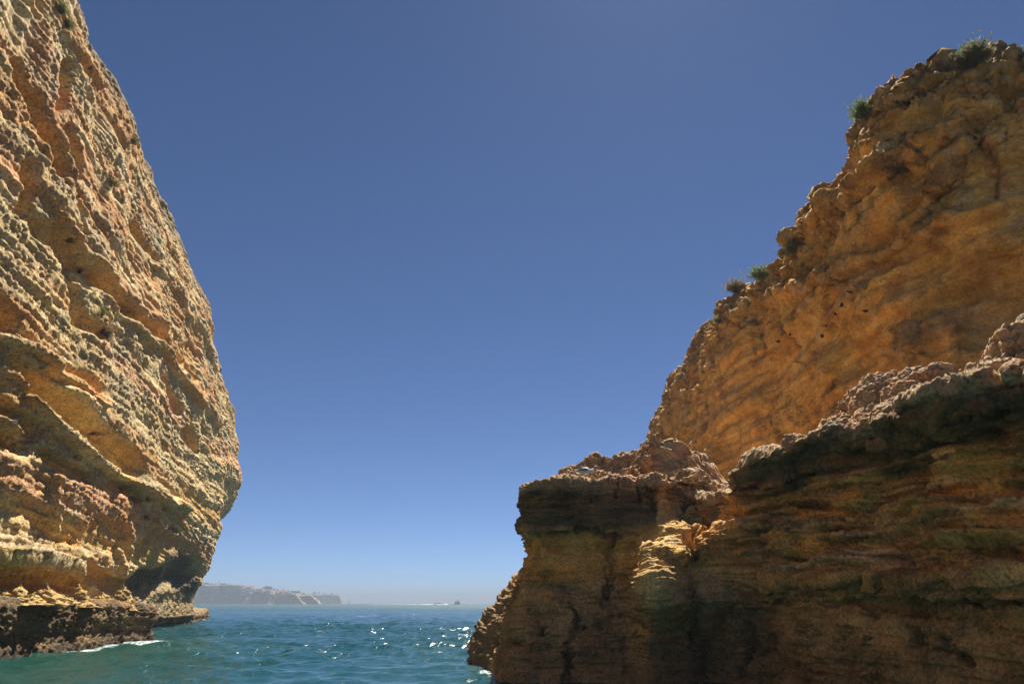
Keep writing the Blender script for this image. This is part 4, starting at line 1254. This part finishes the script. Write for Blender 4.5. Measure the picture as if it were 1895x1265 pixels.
for i, a in enumerate([
        ('right_cliff', 1798, 122, 62, 44, 0, 'large bushy green shrub on the highest rim of the right cliff', 1, .8, 330, 2),
        ('right_cliff', 1602, 215, 38, 40, 0, 'round green shrub jutting from the steep skyline below the rock horns', 2, .6, 220, 1),
        ('right_cliff', 1668, 312, 52, 34, 1, 'olive and brown tuft on the ledge partway down the right cliff', 3, .7, 260, 2),
        ('right_cliff', 1704, 276, 24, 22, 3, 'small yellow-green grass tuft up the ledge from the olive tuft', 4, .8, 70, 1, 'grass_tuft'),
        ('right_cliff', 1472, 462, 28, 36, 1, 'dark twiggy shrub with yellowish foot on the mid skyline', 5, .6, 150, 3),
        ('right_cliff', 1412, 517, 48, 24, 0, 'upright green plants in a row on the lower skyline', 6, .95, 170, 1),
        ('right_cliff', 1362, 540, 36, 28, 1, 'brownish shrub draped over the lower skyline corner', 7, .6, 170, 2),
        ('right_cliff', 1330, 592, 20, 14, 1, 'tiny dry bush lowest on the right skyline', 8, .6, 80, 3),
        ('right_cliff', 1888, 112, 26, 24, 3, 'yellow-green grass at the right edge of the rim', 9, .9, 90, 1, 'grass_tuft'),
        ('right_cliff', 1648, 330, 18, 12, 0, 'bright green sprig left below the olive ledge tuft', 10, .6, 60, None),
        ('right_cliff', 1752, 128, 22, 12, 0, 'low green patch beside the horned rock on the rim', 11, .7, 60, 1),
        ('left_cliff', 112, 22, 18, 30, 1, 'green shrub in the groove near the top of the left cliff', 12, .7, 120, 0),
        ('left_cliff', 124, 52, 18, 26, 0, 'dark green shrub lower in the top groove of the left cliff', 13, .7, 120, 1),
        ('left_cliff', 166, 128, 14, 22, 1, 'small olive shrub below the top groove of the left cliff', 14, .7, 80, 2),
        ('left_cliff', 244, 266, 20, 26, 1, 'olive shrub near the left cliff skyline, upper one', 15, .7, 100, 2),
        ('left_cliff', 210, 344, 22, 20, 1, 'drab shrub in the middle of the upper left cliff', 16, .7, 90, 2),
        ('left_cliff', 190, 588, 10, 28, 0, 'narrow green plant beside the brown dead bush', 17, .9, 70, 1),
        ('left_cliff', 196, 618, 26, 30, 2, 'brown dead bush hanging below the smooth ochre hollow', 18, .4, 160, None),
        ('left_cliff', 146, 502, 12, 18, 2, 'small brown bush at the head of the ochre hollow', 19, .5, 60, None),
        ('left_cliff', 130, 446, 24, 26, 2, 'dark brown bush in the recess above the ochre hollow', 20, .5, 120, None),
        ('left_cliff', 172, 545, 10, 12, 1, 'pale green sprig under the edge of the ochre hollow', 21, .8, 40, None),
        ('left_cliff', 322, 520, 14, 14, 1, 'olive sprig close to the left skyline, lower one', 22, .7, 50, 2)]):
    surface, x_, y_, w_, h_, kind, lab, seed, up, n_, mx_ = a[:11]
    shrub(surface, x_, y_, w_, h_, kind, lab, 700 + seed, up, n_, .02, a[11] if len(a) > 11 else 'shrub', mx_)

# ------------------------------------------------------------------ boats
M_RED = plain('boat_red', (.42, .06, .035), .4, .1, 1)
M_HULLW = plain('boat_white', (.75, .75, .74), .4, .05, 1)
M_NAVY = plain('boat_canopy', (.03, .035, .07), .6, .1, 1)
M_WOOD = plain('boat_wood', (.10, .055, .035), .7, .2, 1)
M_MAST = plain('boat_mast', (.30, .29, .28), .5, .1, 1)
M_FOAM = plain('wake_foam', (.80, .82, .82), .8, .06, 1)
M_SKIN = plain('person_clothes', (.20, .12, .10), .8, .3, 2)

def hull_mesh(name, L, B, H, bow=.35, sheer=.25, n=13):
    V = []
    xs = np.linspace(-L / 2, L / 2, n)
    for x in xs:
        t = (x + L / 2) / L
        k = 1 if t < 1 - bow else math.cos((t - 1 + bow) / bow * math.pi / 2) ** .8
        w = B / 2 * max(k, .02)
        top = H * (1 + sheer * t * t)
        V += [(x + sheer * H * t * .5, -w, top), (x, -w * .8, H * .25), (x, 0, -H * .5 * max(k, .1)), (x, w * .8, H * .25), (x + sheer * H * t * .5, w, top)]
    F = [(5 * i + j, 5 * (i + 1) + j, 5 * (i + 1) + j + 1, 5 * i + j + 1) for i in range(n - 1) for j in range(4)]
    F += [(5 * i + 4, 5 * (i + 1) + 4, 5 * (i + 1), 5 * i) for i in range(n - 1)]
    me = bpy.data.meshes.new(name)
    me.from_pydata(V, [], F + [(0, 1, 2, 3), (0, 3, 4)])
    return me

def sea_point(px_, Y):
    q = at_depth(px_, 1115, Y)
    return (q[0], Y, 0.0)

rb = empty('speedboat', sea_point(810, 1250), 0)
rb.rotation_euler = (0, -.12, .25)
tag(rb, 'red speedboat with dark canopy racing right through white spray', 'boat')
h_ = link('hull', hull_mesh('hull', 10.5, 3.2, 1.7, .4, .6), M_RED, rb)
link('keel_band', hull_mesh('keel_band', 10.2, 3.0, .8, .4, .3), M_WOOD, rb)
link('canopy', box_mesh('canopy', -3.4, .6, -1.3, 1.3, 4.2, 4.5), M_NAVY, rb)
for x_ in (-3.0, .2):
    for y_ in (-1.1, 1.1):
        link('canopy_post', bar('canopy_post', (x_, y_, 1.4), (x_ + .2, y_, 4.22), .08, .08), M_MAST, rb)
link('console', box_mesh('console', -.6, .8, -.7, .7, 1.5, 2.9), M_NAVY, rb)
link('outboard_motor', box_mesh('outboard_motor', -5.9, -5.2, -.5, .5, .4, 2.3), M_DARK, rb)
for k in range(5):
    link('passenger', loft('passenger', [(x_, y_, z1, z0, w_) for x_, y_, z1, z0, w_ in ((-2.6 + k * 1.3 - .3, .3 * (-1) ** k, 2.1, 1.7, .1), (-2.6 + k * 1.3, .3 * (-1) ** k, 2.9, 1.6, .25), (-2.6 + k * 1.3 + .3, .3 * (-1) ** k, 2.1, 1.7, .1))], 8), M_SKIN, rb)

def foam_ridge(name, pts, wid, hgt, seed, label):
    """low ridge of broken white water along a line"""
    n, m = 90, 7
    P0 = catmull(pts, max(2, n // (len(pts) - 1)))
    n = len(P0)
    t = np.linspace(0, 1, n)
    T = np.gradient(P0, axis=0); T /= np.linalg.norm(T, axis=1, keepdims=True)
    Nn = np.stack([-T[:, 1], T[:, 0]], -1)
    v = np.linspace(-1, 1, m)
    W = np.interp(t, *np.array(wid).T); Hh = np.interp(t, *np.array(hgt).T)
    P = np.zeros((n, m, 3))
    P[..., :2] = P0[:, None, :] + Nn[:, None, :] * (W[:, None] * v[None, :])[..., None]
    nz = fbm(np.stack([P[..., 0], P[..., 1], 0 * P[..., 0]], -1), 5, 5, 5, seed, 3)
    P[..., 2] = Hh[:, None] * (1 - v[None, :] ** 2) * np.clip(.55 + 1.3 * nz, -.3, 2) - .12
    o = link(name, raw_mesh(name, P.reshape(-1, 3), grid_faces(n, m)), M_FOAM)
    tag(o, label, kind='stuff')
    return o
a0, a1, a2 = (np.array(sea_point(x_, y_)[:2]) for x_, y_ in ((825, 1240), (806, 1247), (735, 1330)))
foam_ridge('bow_wave', [a0 + (5, -4), a0 + (0, 0), a1], [(0, .5), (.4, 3), (1, 2)], [(0, .2), (.4, 1.9), (1, 1.3)], 601, 'white bow wave thrown up round the red speedboat')
foam_ridge('wake', [a1 + (-2, 0), .6 * a1 + .4 * a2, a2, a2 + (-60, 40)], [(0, 2.5), (.3, 2.5), (1, 1.5)], [(0, 1.9), (.1, 1.2), (.5, .7), (1, .3)], 605, 'thin white wake trailing left behind the red speedboat')

tb = empty('tour_boat', sea_point(847, 1400), -1.1)
tag(tb, 'dark old-style tour boat with masts on the horizon', 'boat')
link('hull', hull_mesh('hull', 15, 7.5, 2.4, .35, .5), M_WOOD, tb)
link('cabin', box_mesh('cabin', -5.5, 1.5, -2.6, 2.6, 2.3, 4.6), M_HULLW, tb)
link('awning', gable_mesh('awning', 9, 6, 5.6, 1.4), M_WOOD, tb)
for x_ in (-4.3, 4.3):
    for y_ in (-2.7, 2.7):
        link('awning_post', bar('awning_post', (x_, y_, 2.3), (x_, y_, 5.6), .12, .12), M_MAST, tb)
link('mast', bar('mast', (0, 0, 2), (0, 0, 11), .22, .1), M_WOOD, tb)
link('mast', bar('mast', (-6.2, 0, 2), (-6.2, 0, 8.5), .2, .1), M_WOOD, tb)
link('yard', bar('yard', (0, -2.6, 8.4), (0, 2.6, 8.4), .12, .12), M_WOOD, tb)
link('stern_castle', box_mesh('stern_castle', -7.4, -5.2, -2.9, 2.9, 2.6, 5.2), M_WOOD, tb)

def yacht(px_, Y, L, mast, sail, label, rz):
    t = empty('sailboat', sea_point(px_, Y), rz)
    tag(t, label, 'boat', 'sailing boats near the cape')
    link('hull', hull_mesh('hull', L, L * .28, L * .10, .5, .3), M_HULLW, t)
    link('cabin', box_mesh('cabin', -L * .2, L * .12, -L * .08, L * .08, L * .095, L * .16), M_HULLW, t)
    link('mast', bar('mast', (.05 * L, 0, 0), (.05 * L, 0, mast), .16, .10), M_MAST, t)
    link('boom', bar('boom', (.05 * L, 0, L * .2), (-.4 * L, 0, L * .2), .10, .08), M_MAST, t)
    if sail:
        V = []
        for i in range(8):
            k = i / 7
            z = L * .22 + (mast * .96 - L * .22) * k
            c = .42 * L * (1 - k)
            V += [(.03 * L, 0, z), (.03 * L - c * .5, .06 * c, z), (.03 * L - c, 0, z)]
        F = [(3 * i + j, 3 * i + j + 1, 3 * i + j + 4, 3 * i + j + 3) for i in range(7) for j in range(2)]
        s_ = link('sail', raw_mesh('sail', V, F), M_HULLW, t)
        md = s_.modifiers.new('thickness', 'SOLIDIFY'); md.thickness = .05
yacht(646, 2300, 12, 15, True, 'small sailing boat with a pale sail just off the cape tip', .5)
yacht(709, 1900, 12, 15.5, False, 'sailing boat with bare tall mast in open water', .2)
mb = empty('motorboat', sea_point(689, 2000), .3)
tag(mb, 'tiny dark motorboat between the two sailing boats', 'boat')
link('hull', hull_mesh('hull', 7, 2.6, 1.1, .45, .4), M_NAVY, mb)
link('cabin', box_mesh('cabin', -1.6, 1.0, -.9, .9, 1.1, 2.8), M_WOOD, mb)
# ------------------------------------------------------------------ sea haze
def build_haze():
    m = bpy.data.materials.new('haze_air')
    m.use_nodes = True
    nt = m.node_tree
    nt.nodes.clear()
    out = nt.nodes.new('ShaderNodeOutputMaterial')
    v = nt.nodes.new('ShaderNodeVolumePrincipled')
    v.inputs['Color'].default_value = (.41, .485, .58, 1)
    v.inputs['Density'].default_value = HAZE_DENSITY
    v.inputs['Anisotropy'].default_value = .1
    nt.links.new(v.outputs[0], out.inputs['Volume'])
    o = link('haze', box_mesh('haze', -6600, 6600, -700, 6600, -6.5, 62), m)
    tag(o, 'pale blue sea haze thickening towards the horizon', kind='stuff')
HAZE_DENSITY = .00044
build_haze()
